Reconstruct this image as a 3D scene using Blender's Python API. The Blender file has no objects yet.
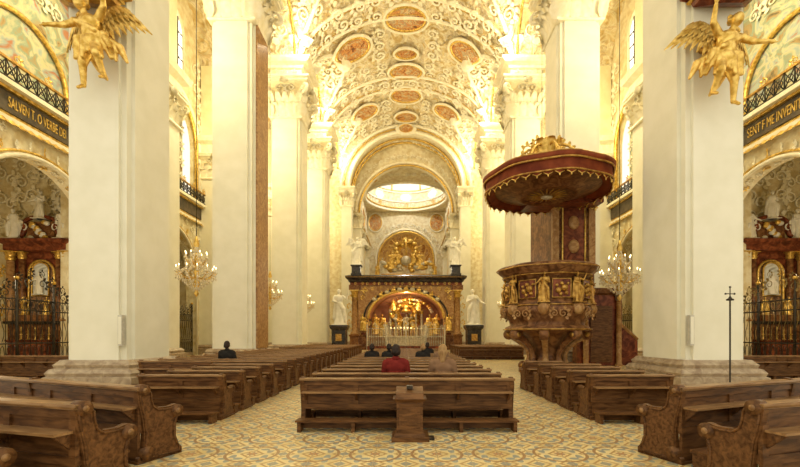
import bpy, math, random, bmesh
from mathutils import Vector, Matrix, Euler
random.seed(7)
sc = bpy.context.scene
pi = math.pi
# ------------------------------------------------------------------ materials
def newmat(name):
    m = bpy.data.materials.new(name); m.use_nodes = True
    nt = m.node_tree; nt.nodes.clear()
    out = nt.nodes.new('ShaderNodeOutputMaterial')
    b = nt.nodes.new('ShaderNodeBsdfPrincipled')
    nt.links.new(b.outputs[0], out.inputs[0])
    return m, nt, b
def N(nt, t, **kw):
    n = nt.nodes.new(t)
    for k, v in kw.items(): setattr(n, k, v)
    return n
def ramp(nt, stops, fac):
    r = nt.nodes.new('ShaderNodeValToRGB')
    e = r.color_ramp.elements
    while len(e) < len(stops): e.new(0.5)
    for i, (p, c) in enumerate(stops):
        e[i].position = p; e[i].color = (*c, 1)
    nt.links.new(fac, r.inputs[0]); return r.outputs[0]
MAT = {}
def noisy(name, c1, c2, scale=3, rough=.6, metal=0, bump=0, bscale=None, detail=4, spread=.15, stretch=None, dist=0, mid=None, spec=.5):
    m, nt, b = newmat(name)
    tc = N(nt, 'ShaderNodeTexCoord')
    src = tc.outputs['Object']
    if stretch:
        mp = N(nt, 'ShaderNodeMapping'); mp.inputs['Scale'].default_value = stretch
        nt.links.new(src, mp.inputs[0]); src = mp.outputs[0]
    n = N(nt, 'ShaderNodeTexNoise'); n.inputs['Scale'].default_value = scale
    n.inputs['Detail'].default_value = detail; n.inputs['Distortion'].default_value = dist
    nt.links.new(src, n.inputs['Vector'])
    st = [(.5-spread, c1), (.5+spread, c2)]
    if mid: st = [(.5-spread, c1), (.5, mid), (.5+spread, c2)]
    nt.links.new(ramp(nt, st, n.outputs[0]), b.inputs['Base Color'])
    b.inputs['Roughness'].default_value = rough; b.inputs['Metallic'].default_value = metal
    b.inputs['Specular IOR Level'].default_value = spec
    if bump:
        n2 = N(nt, 'ShaderNodeTexNoise'); n2.inputs['Scale'].default_value = bscale or scale*3
        n2.inputs['Detail'].default_value = 3
        nt.links.new(src, n2.inputs['Vector'])
        bp = N(nt, 'ShaderNodeBump'); bp.inputs['Strength'].default_value = bump; bp.inputs['Distance'].default_value = .05
        nt.links.new(n2.outputs[0], bp.inputs['Height']); nt.links.new(bp.outputs[0], b.inputs['Normal'])
    MAT[name] = m; return m
noisy('plaster', (.76,.73,.58), (.82,.79,.65), 1.2, .7, bump=.05)
noisy('plaster_warm', (.78,.71,.46), (.84,.79,.56), 1.5, .7, bump=.1)
noisy('stucco', (.64,.52,.28), (.82,.75,.53), 2.2, .6, bump=.7, bscale=6)
noisy('stucco_relief', (.82,.75,.53), (.90,.85,.69), 3, .55, bump=.2, bscale=10)
noisy('gold', (.52,.31,.05), (.90,.64,.19), 6, .36, .75, bump=.3, bscale=18)
noisy('gold_dark', (.30,.15,.03), (.60,.36,.085), 6, .38, .7, bump=.3, bscale=18)
noisy('silver', (.46,.40,.26), (.72,.66,.50), 8, .35, .3, bump=.2)
noisy('marble_red', (.07,.015,.006), (.26,.075,.03), 2.2, .35, dist=1.5, mid=(.15,.038,.016), spec=.2)
noisy('marble_brown', (.08,.030,.010), (.28,.135,.05), 2.6, .38, dist=1.5, mid=(.17,.070,.026), spec=.2)
noisy('marble_tan', (.26,.13,.045), (.47,.29,.12), 2.6, .4, dist=2, mid=(.36,.19,.07), spec=.25)
noisy('marble_base', (.27,.19,.12), (.46,.36,.24), 3, .35, dist=1.5, spec=.3)
noisy('marble_black', (.012,.010,.010), (.05,.04,.035), 3, .25, dist=1)
noisy('canopy_red', (.12,.020,.006), (.23,.050,.016), 2, .6, spec=.15)
noisy('white_marble', (.74,.71,.60), (.86,.83,.74), 3, .5, bump=.2)
noisy('wood', (.070,.028,.008), (.185,.083,.028), 3.2, .45, stretch=(1,6,6), bump=.08, dist=.6, spec=.22)
noisy('wood_lit', (.19,.095,.034), (.36,.20,.08), 3, .38, stretch=(1,6,6), dist=.5, spec=.35)  # lighter copy of the wood: lit pew tops put into the colour
noisy('iron', (.02,.018,.015), (.06,.045,.03), 5, .45, .5)
noisy('grille_gilt', (.14,.10,.04), (.40,.30,.12), 2, .4, .6)
noisy('skin', (.60,.36,.25), (.68,.43,.31), 9, .5)
noisy('hair_dark', (.012,.008,.006), (.04,.022,.014), 30, .5, stretch=(1,1,.2), spec=.2)
noisy('hair_blond', (.26,.14,.05), (.42,.26,.11), 30, .6, stretch=(1,1,.2), spec=.2)
noisy('coat_red', (.13,.014,.012), (.21,.026,.020), 6, .9, bump=.2, spec=.1)
noisy('coat_beige', (.19,.10,.05), (.29,.17,.095), 6, .9, bump=.2, spec=.1)
noisy('coat_black', (.012,.011,.010), (.03,.026,.022), 6, .9, bump=.2, spec=.1)
noisy('trousers', (.02,.022,.03), (.05,.05,.06), 6, .8)
noisy('candle', (.85,.78,.6), (.9,.85,.7), 6, .5)
noisy('crystal', (.75,.62,.35), (.95,.9,.75), 14, .12, .2)
noisy('speaker_grey', (.45,.43,.36), (.55,.52,.44), 9, .5)
noisy('pink_plaster', (.40,.15,.07), (.62,.33,.16), 1.2, .5)
noisy('frieze_dark', (.05,.035,.02), (.11,.08,.045), 3, .5)
def fresco(name, cols, scale):
    m, nt, b = newmat(name)
    tc = N(nt, 'ShaderNodeTexCoord')
    n = N(nt, 'ShaderNodeTexNoise'); n.inputs['Scale'].default_value = scale; n.inputs['Detail'].default_value = 5; n.inputs['Distortion'].default_value = 1.2
    nt.links.new(tc.outputs['Object'], n.inputs['Vector'])
    st = [(.32+.36*i/(len(cols)-1), c) for i, c in enumerate(cols)]
    nt.links.new(ramp(nt, st, n.outputs[0]), b.inputs['Base Color'])
    b.inputs['Roughness'].default_value = .7; MAT[name] = m
fresco('fresco', [(.12,.05,.02),(.45,.15,.035),(.66,.35,.10),(.28,.10,.035),(.70,.52,.26),(.34,.30,.20),(.55,.22,.07)], 1.7)
fresco('fresco_cool', [(.10,.10,.06),(.42,.28,.11),(.28,.36,.26),(.62,.55,.32),(.34,.43,.40),(.45,.2,.1)], .8)
fresco('fresco_gold', [(.30,.11,.03),(.62,.34,.08),(.75,.55,.2),(.42,.18,.06),(.8,.66,.35)], .6)
fresco('painting_dark', [(.02,.012,.008),(.12,.06,.03),(.35,.2,.1),(.05,.03,.02),(.5,.38,.25)], 1.4)
fresco('painting_glare', [(.35,.36,.34),(.72,.75,.74),(.5,.5,.48),(.85,.88,.88)], .9)  # pale colours standing in for a light reflection on the altar
def emis(name, col, s):
    m, nt, b = newmat(name)
    b.inputs['Base Color'].default_value = (*col, 1)
    b.inputs['Emission Color'].default_value = (*col, 1); b.inputs['Emission Strength'].default_value = s
    MAT[name] = m
emis('flame', (1,.75,.35), 9)
emis('window_glow', (.97,.96,.9), 1.6)
def floor_mat():
    m, nt, b = newmat('floor_tiles')
    L = nt.links
    tc = N(nt, 'ShaderNodeTexCoord')
    sp = N(nt, 'ShaderNodeSeparateXYZ'); L.new(tc.outputs['Object'], sp.inputs[0])
    def M(op, a, bb=None, c=None):
        n = N(nt, 'ShaderNodeMath', operation=op)
        for i, x in enumerate((a, bb, c)):
            if x is None: continue
            if isinstance(x, (int, float)): n.inputs[i].default_value = x
            else: L.new(x, n.inputs[i])
        return n.outputs[0]
    S = 1/.44
    u0 = M('MULTIPLY', sp.outputs[0], S); v0 = M('MULTIPLY', sp.outputs[1], S)
    u = M('SUBTRACT', M('FRACT', u0), .5); v = M('SUBTRACT', M('FRACT', v0), .5)
    au = M('ABSOLUTE', u); av = M('ABSOLUTE', v)
    r = M('SQRT', M('ADD', M('MULTIPLY', u, u), M('MULTIPLY', v, v)))
    ang = M('ARCTAN2', v, u)
    pet = M('MULTIPLY', M('COSINE', M('MULTIPLY', ang, 4)), .12)
    flower = M('LESS_THAN', r, M('ADD', pet, .27))
    core = M('LESS_THAN', r, .10)
    dia = M('ADD', au, av)
    ring = M('MULTIPLY', M('GREATER_THAN', dia, .58), M('LESS_THAN', dia, .68))
    corner = M('GREATER_THAN', dia, .80)
    grout = M('GREATER_THAN', M('MAXIMUM', au, av), .485)
    U = M('SUBTRACT', M('FRACT', M('MULTIPLY', u0, .5)), .5); V = M('SUBTRACT', M('FRACT', M('MULTIPLY', v0, .5)), .5)
    R2 = M('SQRT', M('ADD', M('MULTIPLY', U, U), M('MULTIPLY', V, V)))
    bigring = M('MULTIPLY', M('GREATER_THAN', R2, .38), M('LESS_THAN', R2, .43))
    star = M('LESS_THAN', R2, M('ADD', .08, M('MULTIPLY', M('COSINE', M('MULTIPLY', M('ARCTAN2', V, U), 8)), .04)))
    n = N(nt, 'ShaderNodeTexNoise'); n.inputs['Scale'].default_value = 1.3; L.new(tc.outputs['Object'], n.inputs['Vector'])
    base = ramp(nt, [(.3,(.62,.47,.20)),(.7,(.80,.65,.33))], n.outputs[0])
    def mix(fac, col, prev):
        mx = N(nt, 'ShaderNodeMixRGB'); L.new(fac, mx.inputs[0]); L.new(prev, mx.inputs[1]); mx.inputs[2].default_value = (*col, 1)
        return mx.outputs[0]
    c = mix(flower, (.30,.32,.27), base)
    c = mix(core, (.70,.52,.24), c)
    c = mix(ring, (.46,.28,.10), c)
    c = mix(corner, (.26,.28,.25), c)
    c = mix(bigring, (.36,.21,.09), c)
    c = mix(star, (.50,.24,.08), c)
    c = mix(grout, (.42,.33,.18), c)
    L.new(c, b.inputs['Base Color'])
    b.inputs['Roughness'].default_value = .32
    MAT['floor_tiles'] = m
floor_mat()
def vault_mat():
    m, nt, b = newmat('vault_stucco'); L = nt.links
    tc = N(nt, 'ShaderNodeTexCoord')
    n = N(nt, 'ShaderNodeTexNoise'); n.inputs['Scale'].default_value = .9; n.inputs['Detail'].default_value = 6; n.inputs['Distortion'].default_value = 2.0
    L.new(tc.outputs['Object'], n.inputs['Vector'])
    v = N(nt, 'ShaderNodeTexVoronoi'); v.inputs['Scale'].default_value = 1.1
    L.new(tc.outputs['Object'], v.inputs['Vector'])
    c1 = ramp(nt, [(.34,(.60,.42,.17)),(.45,(.74,.61,.34)),(.52,(.85,.78,.58)),(.58,(.68,.52,.29)),(.68,(.85,.79,.62))], n.outputs[0])
    L.new(c1, b.inputs['Base Color'])
    ad = N(nt, 'ShaderNodeMath', operation='ADD'); L.new(n.outputs[0], ad.inputs[0]); L.new(v.outputs[0], ad.inputs[1])
    bp = N(nt, 'ShaderNodeBump'); bp.inputs['Strength'].default_value = 1.0; bp.inputs['Distance'].default_value = .4
    L.new(ad.outputs[0], bp.inputs['Height']); L.new(bp.outputs[0], b.inputs['Normal'])
    b.inputs['Roughness'].default_value = .6
    MAT['vault_stucco'] = m
vault_mat()

# ------------------------------------------------------------------ mesh builder
class MB:
    def __init__(s): s.v=[]; s.f=[]; s.m=[]; s.sm=[]; s.names=[]; s.M=None
    def mi(s, mat):
        if mat not in s.names: s.names.append(mat)
        return s.names.index(mat)
    def add(s, vs, fs, mat, smooth=False):
        o = len(s.v)
        if s.M is not None: vs = [s.M @ Vector(p) for p in vs]
        s.v.extend([tuple(p) for p in vs])
        k = s.mi(mat)
        for f in fs:
            s.f.append([i+o for i in f]); s.m.append(k); s.sm.append(smooth)
    def merge(s, o, M=None):
        off = len(s.v)
        vs = o.v if M is None else [tuple(M @ Vector(p)) for p in o.v]
        if s.M is not None: vs = [tuple(s.M @ Vector(p)) for p in vs]
        s.v.extend(vs)
        mp = [s.mi(n) for n in o.names]
        s.f.extend([[i+off for i in f] for f in o.f]); s.m.extend([mp[k] for k in o.m]); s.sm.extend(o.sm)
    def box(s, x0,x1,y0,y1,z0,z1, mat):
        v=[(x,y,z) for z in (z0,z1) for y in (y0,y1) for x in (x0,x1)]
        s.add(v, [(0,2,3,1),(4,5,7,6),(0,1,5,4),(2,6,7,3),(0,4,6,2),(1,3,7,5)], mat)
    def rings(s, rs, mat, smooth=True, closed=True, cap=True):
        n=len(rs[0]); v=[p for r in rs for p in r]; f=[]
        for i in range(len(rs)-1):
            for j in range(n if closed else n-1):
                a=i*n+j; b=i*n+(j+1)%n
                f.append((a,b,b+n,a+n))
        if cap and closed:
            f.append(tuple(range(n))[::-1]); f.append(tuple(range((len(rs)-1)*n, len(rs)*n)))
        s.add(v,f,mat,smooth)
    def lathe(s, prof, c=(0,0,0), seg=24, mat='gold', sx=1, sy=1, a0=0, a1=2*pi, lobe=0, ln=8, smooth=True, cap=True):
        full = abs(a1-a0-2*pi)<1e-6
        n = seg if full else seg+1
        rs=[]
        for r,z in prof:
            rs.append([(c[0]+sx*r*(1+lobe*math.cos(ln*(a0+(a1-a0)*j/seg)))*math.cos(a0+(a1-a0)*j/seg),
                        c[1]+sy*r*(1+lobe*math.cos(ln*(a0+(a1-a0)*j/seg)))*math.sin(a0+(a1-a0)*j/seg), c[2]+z) for j in range(n)])
        s.rings(rs, mat, smooth, full, cap and full)
    def rect(s, prof, c, hx, hy, mat, smooth=False):
        rs=[]
        for o,z in prof:
            X=hx+o; Y=hy+o
            rs.append([(c[0]-X,c[1]-Y,c[2]+z),(c[0]+X,c[1]-Y,c[2]+z),(c[0]+X,c[1]+Y,c[2]+z),(c[0]-X,c[1]+Y,c[2]+z)])
        s.rings(rs, mat, smooth)
    def tube(s, pts, rad, mat, seg=6, closed=False):
        pts=[Vector(p) for p in pts]; n=len(pts)
        if not hasattr(rad,'__len__'): rad=[rad]*n
        rs=[]; up=None
        for i,p in enumerate(pts):
            a = pts[(i-1)%n] if closed else pts[max(i-1,0)]
            b = pts[(i+1)%n] if closed else pts[min(i+1,n-1)]
            t=(b-a)
            if t.length<1e-9: t=Vector((0,0,1))
            t.normalize()
            if up is None:
                up = t.orthogonal().normalized()
            else:
                up = up - t*up.dot(t)
                if up.length<1e-6: up=t.orthogonal()
                up.normalize()
            w=t.cross(up)
            rs.append([p+(up*math.cos(2*pi*j/seg)+w*math.sin(2*pi*j/seg))*rad[i] for j in range(seg)])
        if closed: rs.append(rs[0])
        s.rings(rs, mat, True, True, not closed)
    def ell(s, c, r, mat, seg=12, rg=8, rot=None):
        if not hasattr(r,'__len__'): r=(r,r,r)
        c=Vector(c); R = rot.to_matrix() if rot else None
        rs=[]
        for i in range(rg+1):
            th=pi*i/rg; th=max(.02,min(pi-.02,th))
            ring=[]
            for j in range(seg):
                a=2*pi*j/seg
                p=Vector((r[0]*math.sin(th)*math.cos(a), r[1]*math.sin(th)*math.sin(a), -r[2]*math.cos(th)))
                if R: p=R@p
                ring.append(c+p)
            rs.append(ring)
        s.rings(rs, mat)
    def cap(s, p0, p1, r0, r1, mat='x', seg=12):
        p0=Vector(p0); p1=Vector(p1); d=(p1-p0); L=d.length; d=d/L if L else Vector((0,0,1))
        pts=[]; rr=[]
        for k in range(4):
            a=pi/2*(k/4); pts.append(p0-d*r0*math.cos(a)); rr.append(max(r0*math.sin(a), r0*.05))
        pts += [p0, p1]; rr += [r0, r1]
        for k in range(3,-1,-1):
            a=pi/2*(k/4); pts.append(p1+d*r1*math.cos(a)); rr.append(max(r1*math.sin(a), r1*.05))
        s.tube(pts, rr, mat, seg)
    def prism(s, poly, P, c0, c1, mat):
        n=len(poly)
        v=[P(a,b,c0) for a,b in poly]+[P(a,b,c1) for a,b in poly]
        f=[tuple(range(n)), tuple(range(n,2*n))[::-1]]+[(i,(i+1)%n,(i+1)%n+n,i+n) for i in range(n)]
        s.add(v,f,mat)
    def leaf(s, base, out, up, w, h, mat, curl=.35):
        base=Vector(base); out=Vector(out).normalized(); up=Vector(up).normalized(); sd=out.cross(up)
        vs=[]; fs=[]; nt=6
        for i in range(nt+1):
            t=i/nt
            ww=w*.5*(.55+.75*math.sin(pi*min(t*1.05,1))**.8)*(1-.75*t**3)*(1+.16*(i%2))
            y = h*(t if t<.8 else .8+.1*math.sin((t-.8)*8)) if t<.85 else h*(.9-(t-.85)*.9)
            o = curl*h*(t**2.2)
            for k,q in enumerate((-1,-.5,0,.5,1)):
                vs.append(base+up*y+out*(o+(.06*h)*(1-abs(q)**1.5)+ .02)+sd*ww*q)
        for i in range(nt):
            for k in range(4):
                a=i*5+k; fs.append((a,a+1,a+6,a+5))
        s.add(vs,fs,mat,True)
    def obj(s, name, parent=None, loc=None, rot=None, scale=None):
        me=bpy.data.meshes.new(name+'_mesh'); me.from_pydata(s.v,[],s.f)
        for n in s.names: me.materials.append(MAT[n])
        me.polygons.foreach_set('material_index', s.m)
        me.polygons.foreach_set('use_smooth', s.sm)
        me.update()
        bm=bmesh.new(); bm.from_mesh(me); bmesh.ops.recalc_face_normals(bm, faces=bm.faces); bm.to_mesh(me); bm.free()
        return place(me, name, parent, loc, rot, scale)
def place(me, name, parent=None, loc=None, rot=None, scale=None):
    o=bpy.data.objects.new(name, me); sc.collection.objects.link(o)
    if loc: o.location=loc
    if rot: o.rotation_euler=rot
    if scale: o.scale=scale
    if parent: o.parent=parent
    return o
def fuse(src, voxel, it=2, mat='stucco'):
    me=bpy.data.meshes.new('tmp'); me.from_pydata(src.v,[],src.f); me.update()
    o=bpy.data.objects.new('tmp',me); sc.collection.objects.link(o)
    m=o.modifiers.new('r','REMESH'); m.mode='VOXEL'; m.voxel_size=voxel
    m2=o.modifiers.new('s','SMOOTH'); m2.iterations=it; m2.factor=.5
    dg=bpy.context.evaluated_depsgraph_get(); dg.update()
    ev=o.evaluated_get(dg); em=ev.to_mesh()
    out=MB(); out.add([v.co.copy() for v in em.vertices],[tuple(p.vertices) for p in em.polygons],mat,True)
    ev.to_mesh_clear(); bpy.data.objects.remove(o); bpy.data.meshes.remove(me)
    return out
def scroll(mb, o, U, V, Nn, s, mir=1, mat='stucco_relief', turns=1.6, seg=5, thick=.11):
    o=Vector(o); U=Vector(U)*mir; V=Vector(V); Nn=Vector(Nn)
    pts=[];rad=[]
    n=15
    for i in range(n):
        t=i/(n-1); a=-.6+turns*2*pi*t; r=s*(.62*(1-t)**1.1+.06)
        pts.append(o+U*(r*math.cos(a))+V*(r*math.sin(a))+Nn*(.05*s*t)); rad.append(s*thick*(1-.55*t)*(.5+.5*min(1,t*5)))
    mb.tube(pts,rad,mat,seg)
    for a in (-.9,-.3,.5,1.3):
        d=(U*math.cos(a)+V*math.sin(a))
        mb.leaf(o+d*s*.5, Nn, d, s*.30, s*.55, mat, .3)
def arch_h(u,uc,r,spring,rise):
    q=1-((u-uc)/r)**2
    return spring+rise*math.sqrt(max(q,0))
def arch_wall(mb,P,u0,u1,w0,w1,uc,r,spring,rise,t0,t1,mat,n=28,mat2=None):
    mat2=mat2 or mat
    us=[uc-r*math.cos(pi*i/n) for i in range(n+1)]
    for t in (t0,t1):
        if uc-r>u0: mb.add([P(u0,t,w0),P(uc-r,t,w0),P(uc-r,t,w1),P(u0,t,w1)],[(0,1,2,3)],mat)
        if uc+r<u1: mb.add([P(uc+r,t,w0),P(u1,t,w0),P(u1,t,w1),P(uc+r,t,w1)],[(0,1,2,3)],mat)
        for a,b in zip(us[:-1],us[1:]):
            mb.add([P(a,t,arch_h(a,uc,r,spring,rise)),P(b,t,arch_h(b,uc,r,spring,rise)),P(b,t,w1),P(a,t,w1)],[(0,1,2,3)],mat)
    path=[(uc-r,w0)]+[(a,arch_h(a,uc,r,spring,rise)) for a in us]+[(uc+r,w0)]
    for (a,h),(b,g) in zip(path[:-1],path[1:]):
        mb.add([P(a,t0,h),P(b,t0,g),P(b,t1,g),P(a,t1,h)],[(0,1,2,3)],mat2)
def archivolt(mb,P,uc,r,spring,rise,t,rad,mat,w0=None,n=30):
    pts=[P(uc-r*math.cos(pi*i/n),t,arch_h(uc-r*math.cos(pi*i/n),uc,r,spring,rise)) for i in range(n+1)]
    if w0 is not None: pts=[P(uc-r,t,w0)]+pts+[P(uc+r,t,w0)]
    mb.tube(pts,rad,mat,8)
def oval(mb,P,a,b,mat,fr='gold',fw=.12,n=32,outer=True):
    vs=[P(0,0)];fs=[]
    for k in (1,2,3):
        for j in range(n):
            vs.append(P(a*k/3*math.cos(2*pi*j/n), b*k/3*math.sin(2*pi*j/n)))
    for j in range(n): fs.append((0,1+j,1+(j+1)%n))
    for k in (0,1):
        for j in range(n):
            p=1+k*n+j; q=1+k*n+(j+1)%n; fs.append((p,p+n,q+n,q))
    mb.add(vs,fs,mat,True)
    mb.tube([P(a*math.cos(2*pi*j/n), b*math.sin(2*pi*j/n)) for j in range(n)],fw,fr,6,True)
    if outer: mb.tube([P(a*1.16*math.cos(2*pi*j/n), b*1.2*math.sin(2*pi*j/n)) for j in range(n)],fw*1.2,'stucco_relief',6,True)

# ------------------------------------------------------------------ layout constants
PY=[13.2,24.0,34.8,45.6]
PD=2.5; PX=10.22; PHX=1.02
WALLX=18.0
S=25.2; RISE=6.4
END=56.4
bays=[y+PD+4.15 for y in PY]
def Hv(x,y):
    ax=abs(x)
    h=S
    if ax<9.35: h=S+RISE*math.sqrt(max(0,1-(ax/9.35)**2))
    for yc in bays+[bays[0]-10.8]:
        d=abs(y-yc)
        if d<4.15: h=max(h,S+4.7*math.sqrt(1-(d/4.15)**2))
    return h
mb=MB(); mb.add([(-30,-6,0),(30,-6,0),(30,92,0),(-30,92,0)],[(0,1,2,3)],'floor_tiles'); floor=mb.obj('floor')
# ------------------------------------------------------------------ figures
def robed(arm='up',seed=0,voxel=.012):
    t=MB(); lean=.03*(1 if seed%2 else -1)
    n=22
    rs=[]
    for z,rr in ((0,.17),(.08,.165),(.2,.15),(.35,.135),(.5,.115),(.6,.095),(.66,.10),(.74,.115),(.80,.10),(.835,.05)):
        ring=[]
        for j in range(n):
            a=2*pi*j/n; q=rr*(1+.14*math.sin(5*a+seed+z*3)*(1-z))
            ring.append((q*math.cos(a)*1.05+lean*math.sin(z*6), q*.78*math.sin(a)+.02*math.sin(z*5), z))
        rs.append(ring)
    t.rings(rs,'x')
    hx=lean*math.sin(.9*6)
    t.cap((hx,0,.82),(hx,-.01,.89),.035,.032,seg=10)
    t.ell((hx,-.012,.935),(.047,.056,.068),'x',12,10)
    t.ell((hx,.012,.945),(.055,.056,.064),'x',10,8)
    t.cap((hx,-.065,.925),(hx,-.075,.918),.01,.009,seg=6)
    shl=(hx-.105,0,.80); shr=(hx+.105,0,.80)
    if arm=='up':
        t.cap(shr,(.20,-.05,.72),.042,.034);t.cap((.20,-.05,.72),(.25,-.10,.90),.03,.022);t.ell((.255,-.11,.93),(.02,.02,.035),'x')
        t.cap(shl,(-.17,-.04,.66),.042,.034);t.cap((-.17,-.04,.66),(-.05,-.14,.62),.03,.022);t.ell((-.03,-.15,.62),(.03,.02,.02),'x')
    else:
        t.cap(shr,(.17,-.03,.65),.042,.034);t.cap((.17,-.03,.65),(.06,-.14,.70),.03,.022);t.ell((.04,-.15,.71),(.03,.02,.02),'x')
        t.cap(shl,(-.18,-.02,.67),.042,.034);t.cap((-.18,-.02,.67),(-.27,-.10,.60),.03,.022);t.ell((-.29,-.12,.59),(.03,.02,.02),'x')
    t.cap((hx-.09,.03,.78),(.12,-.09,.45),.05,.06); t.cap((.12,-.09,.45),(.15,-.05,.12),.06,.04); t.cap((-.13,.05,.7),(-.15,.06,.2),.04,.06)
    out=fuse(t,voxel,2,'white_marble')
    out.rect([(0,0),(.0,.02),(-.02,.03)],(0,0,0),.2,.17,'white_marble')
    return out
RA=robed('up',1); RB=robed('out',2)
def remat(mb,mat):
    o=MB(); o.v=mb.v; o.f=mb.f; o.m=[0]*len(mb.f); o.sm=mb.sm; o.names=[mat]; return o
def T(x,y,z,s=1,rz=0,mx=1): return Matrix.Translation((x,y,z))@Matrix.Rotation(rz,4,'Z')@Matrix.Diagonal((s*mx,s,s,1))
# ------------------------------------------------------------------ vault (ceiling)
mb=MB()
nx=150; ny=190; y0=11.0
vs=[];fs=[]
for j in range(ny+1):
    y=y0+(END-y0)*j/ny
    for i in range(nx+1):
        x=-WALLX+2*WALLX*i/nx
        h=Hv(x,y)
        if abs(x)<9.2:
            for p in PY:
                if p<=y<=p+PD: h-=.32
            if 1.9<abs(x)<2.2 or 3.9+.6*math.cos(y*1.16)<abs(x)<4.2+.6*math.cos(y*1.16): h-=.16
        vs.append((x,y,h))
for j in range(ny):
    for i in range(nx):
        a=j*(nx+1)+i; fs.append((a,a+1,a+nx+2,a+nx+1))
mb.add(vs,fs,'vault_stucco',True)
ceiling=mb.obj('ceiling')
def vframe(x,y):
    p=Vector((x,y,Hv(x,y))); e=.12
    px=Vector((x+e,y,Hv(x+e,y)))-Vector((x-e,y,Hv(x-e,y))); py=Vector((x,y+e,Hv(x,y+e)))-Vector((x,y-e,Hv(x,y-e)))
    px.normalize(); n=py.cross(px).normalized(); 
    if n.z>0: n=-n
    py=px.cross(n).normalized()
    if py.y<0: py=-py
    return p,px,py,n
def frescoP(x,y):
    p,ux,uy,n=vframe(x,y)
    def Q(u,v):
        X=x+u*max(.35,ux.x); return (X,y+v,Hv(X,y+v)-.38)
    return Q
mb=MB()
fr=[(0,37.4,2.0,1.6),(0,42.0,1.2,.8),(0,44.9,1.9,1.3),(0,49.3,1.9,1.6),(0,54.2,1.5,1.2),
    (-5.3,39.9,2.0,1.6),(5.9,39.9,1.8,1.5),(-5.2,51.2,1.8,1.5),(5.2,51.2,1.8,1.5),(-5.4,30.5,1.6,1.4),(5.4,30.5,1.6,1.4),(0,31,1.8,1.5),(0,26,1.8,1.4)]
for x,y,a,b in fr: oval(mb,frescoP(x,y),a*.9,b*.9,'fresco','gold',.12)
def clear(x,y):
    return all(((x-a)/(c+.75))**2+((y-b)/(d+.75))**2>1 for a,b,c,d in fr)
def inrib(y): return any(p-.1<=y<=p+PD+.1 for p in PY)
yy=22.0
while yy<END-.6:
    for x in (.95,2.6,4.3,5.9,7.3,8.4):
        xx=x+random.uniform(-.2,.2); y=yy+random.uniform(-.25,.25)
        if not clear(xx,y) or not clear(-xx,y): continue
        for sg in (1,-1):
            p,ux,uy,n=vframe(sg*xx,y)
            if inrib(y): p=p+Vector((0,0,-.32))
            scroll(mb,p+n*.12,ux,uy*(1 if int(yy*10)%2 else -1),n,random.uniform(.8,1.1),sg, 'stucco_relief',thick=.14)
    yy+=1.45
for p in PY:
    for yv in (p+.1,p+PD-.1):
        mb.tube([(x,yv,Hv(x,yv)-.38) for x in [9.1*math.sin(pi/2*k/16) for k in range(-16,17)]],.16,'stucco_relief',6)
    for yv in (p+.45,p+PD-.45):
        mb.tube([(x,yv,Hv(x,yv)-.36) for x in [9.1*math.sin(pi/2*k/16) for k in range(-16,17)]],.05,'gold',5)
for yc in bays:
    for sg in (1,-1):
        pts=[];pt2=[]
        for k in range(-20,21):
            d=4.15*math.sin(pi/2*k/20*.999); h=S+4.7*math.sqrt(max(0,1-(d/4.15)**2))
            q=(h-S)/RISE; xg=9.35*math.sqrt(max(0,1-q*q))
            pts.append((sg*xg,yc+d,h-.1)); pt2.append((sg*9.6,yc+d*.985,h-.1))
        mb.tube(pts,.2,'stucco_relief',6); 
        mb.tube(pt2,.1,'gold',6)
        for k in range(-3,4):
            d=k*1.15
            for xx in (10.6,13,15.4):
                p,ux,uy,n=vframe(sg*xx,yc+d); scroll(mb,p+n*.05,ux,uy,n,.9,sg)
        q=4.7/RISE; xg=9.35*math.sqrt(1-q*q)
        mb.ell((sg*(xg+.1),yc,S+4.5),(.8,.9,.5),'stucco_relief',10,6)
        for s2 in (1,-1):
            mb.leaf((sg*xg,yc+s2*.4,S+4.3),(sg*-1,0,-.5),(0,s2,.5),.9,1.3,'stucco_relief')
        if yc>26:
            for s2 in (1,-1):
                mb.merge(remat(RA if s2>0 else RB,'stucco_relief'),Matrix.Translation((sg*8.5,yc+s2*3.6,S+1.6))@Matrix.Rotation(sg*.45,4,'Y')@Matrix.Rotation(-sg*pi/2*.6,4,'Z')@Matrix.Diagonal((2.6,2.6,2.4,1)))
mb.obj('stucco_vault_decoration',parent=ceiling)

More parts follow.
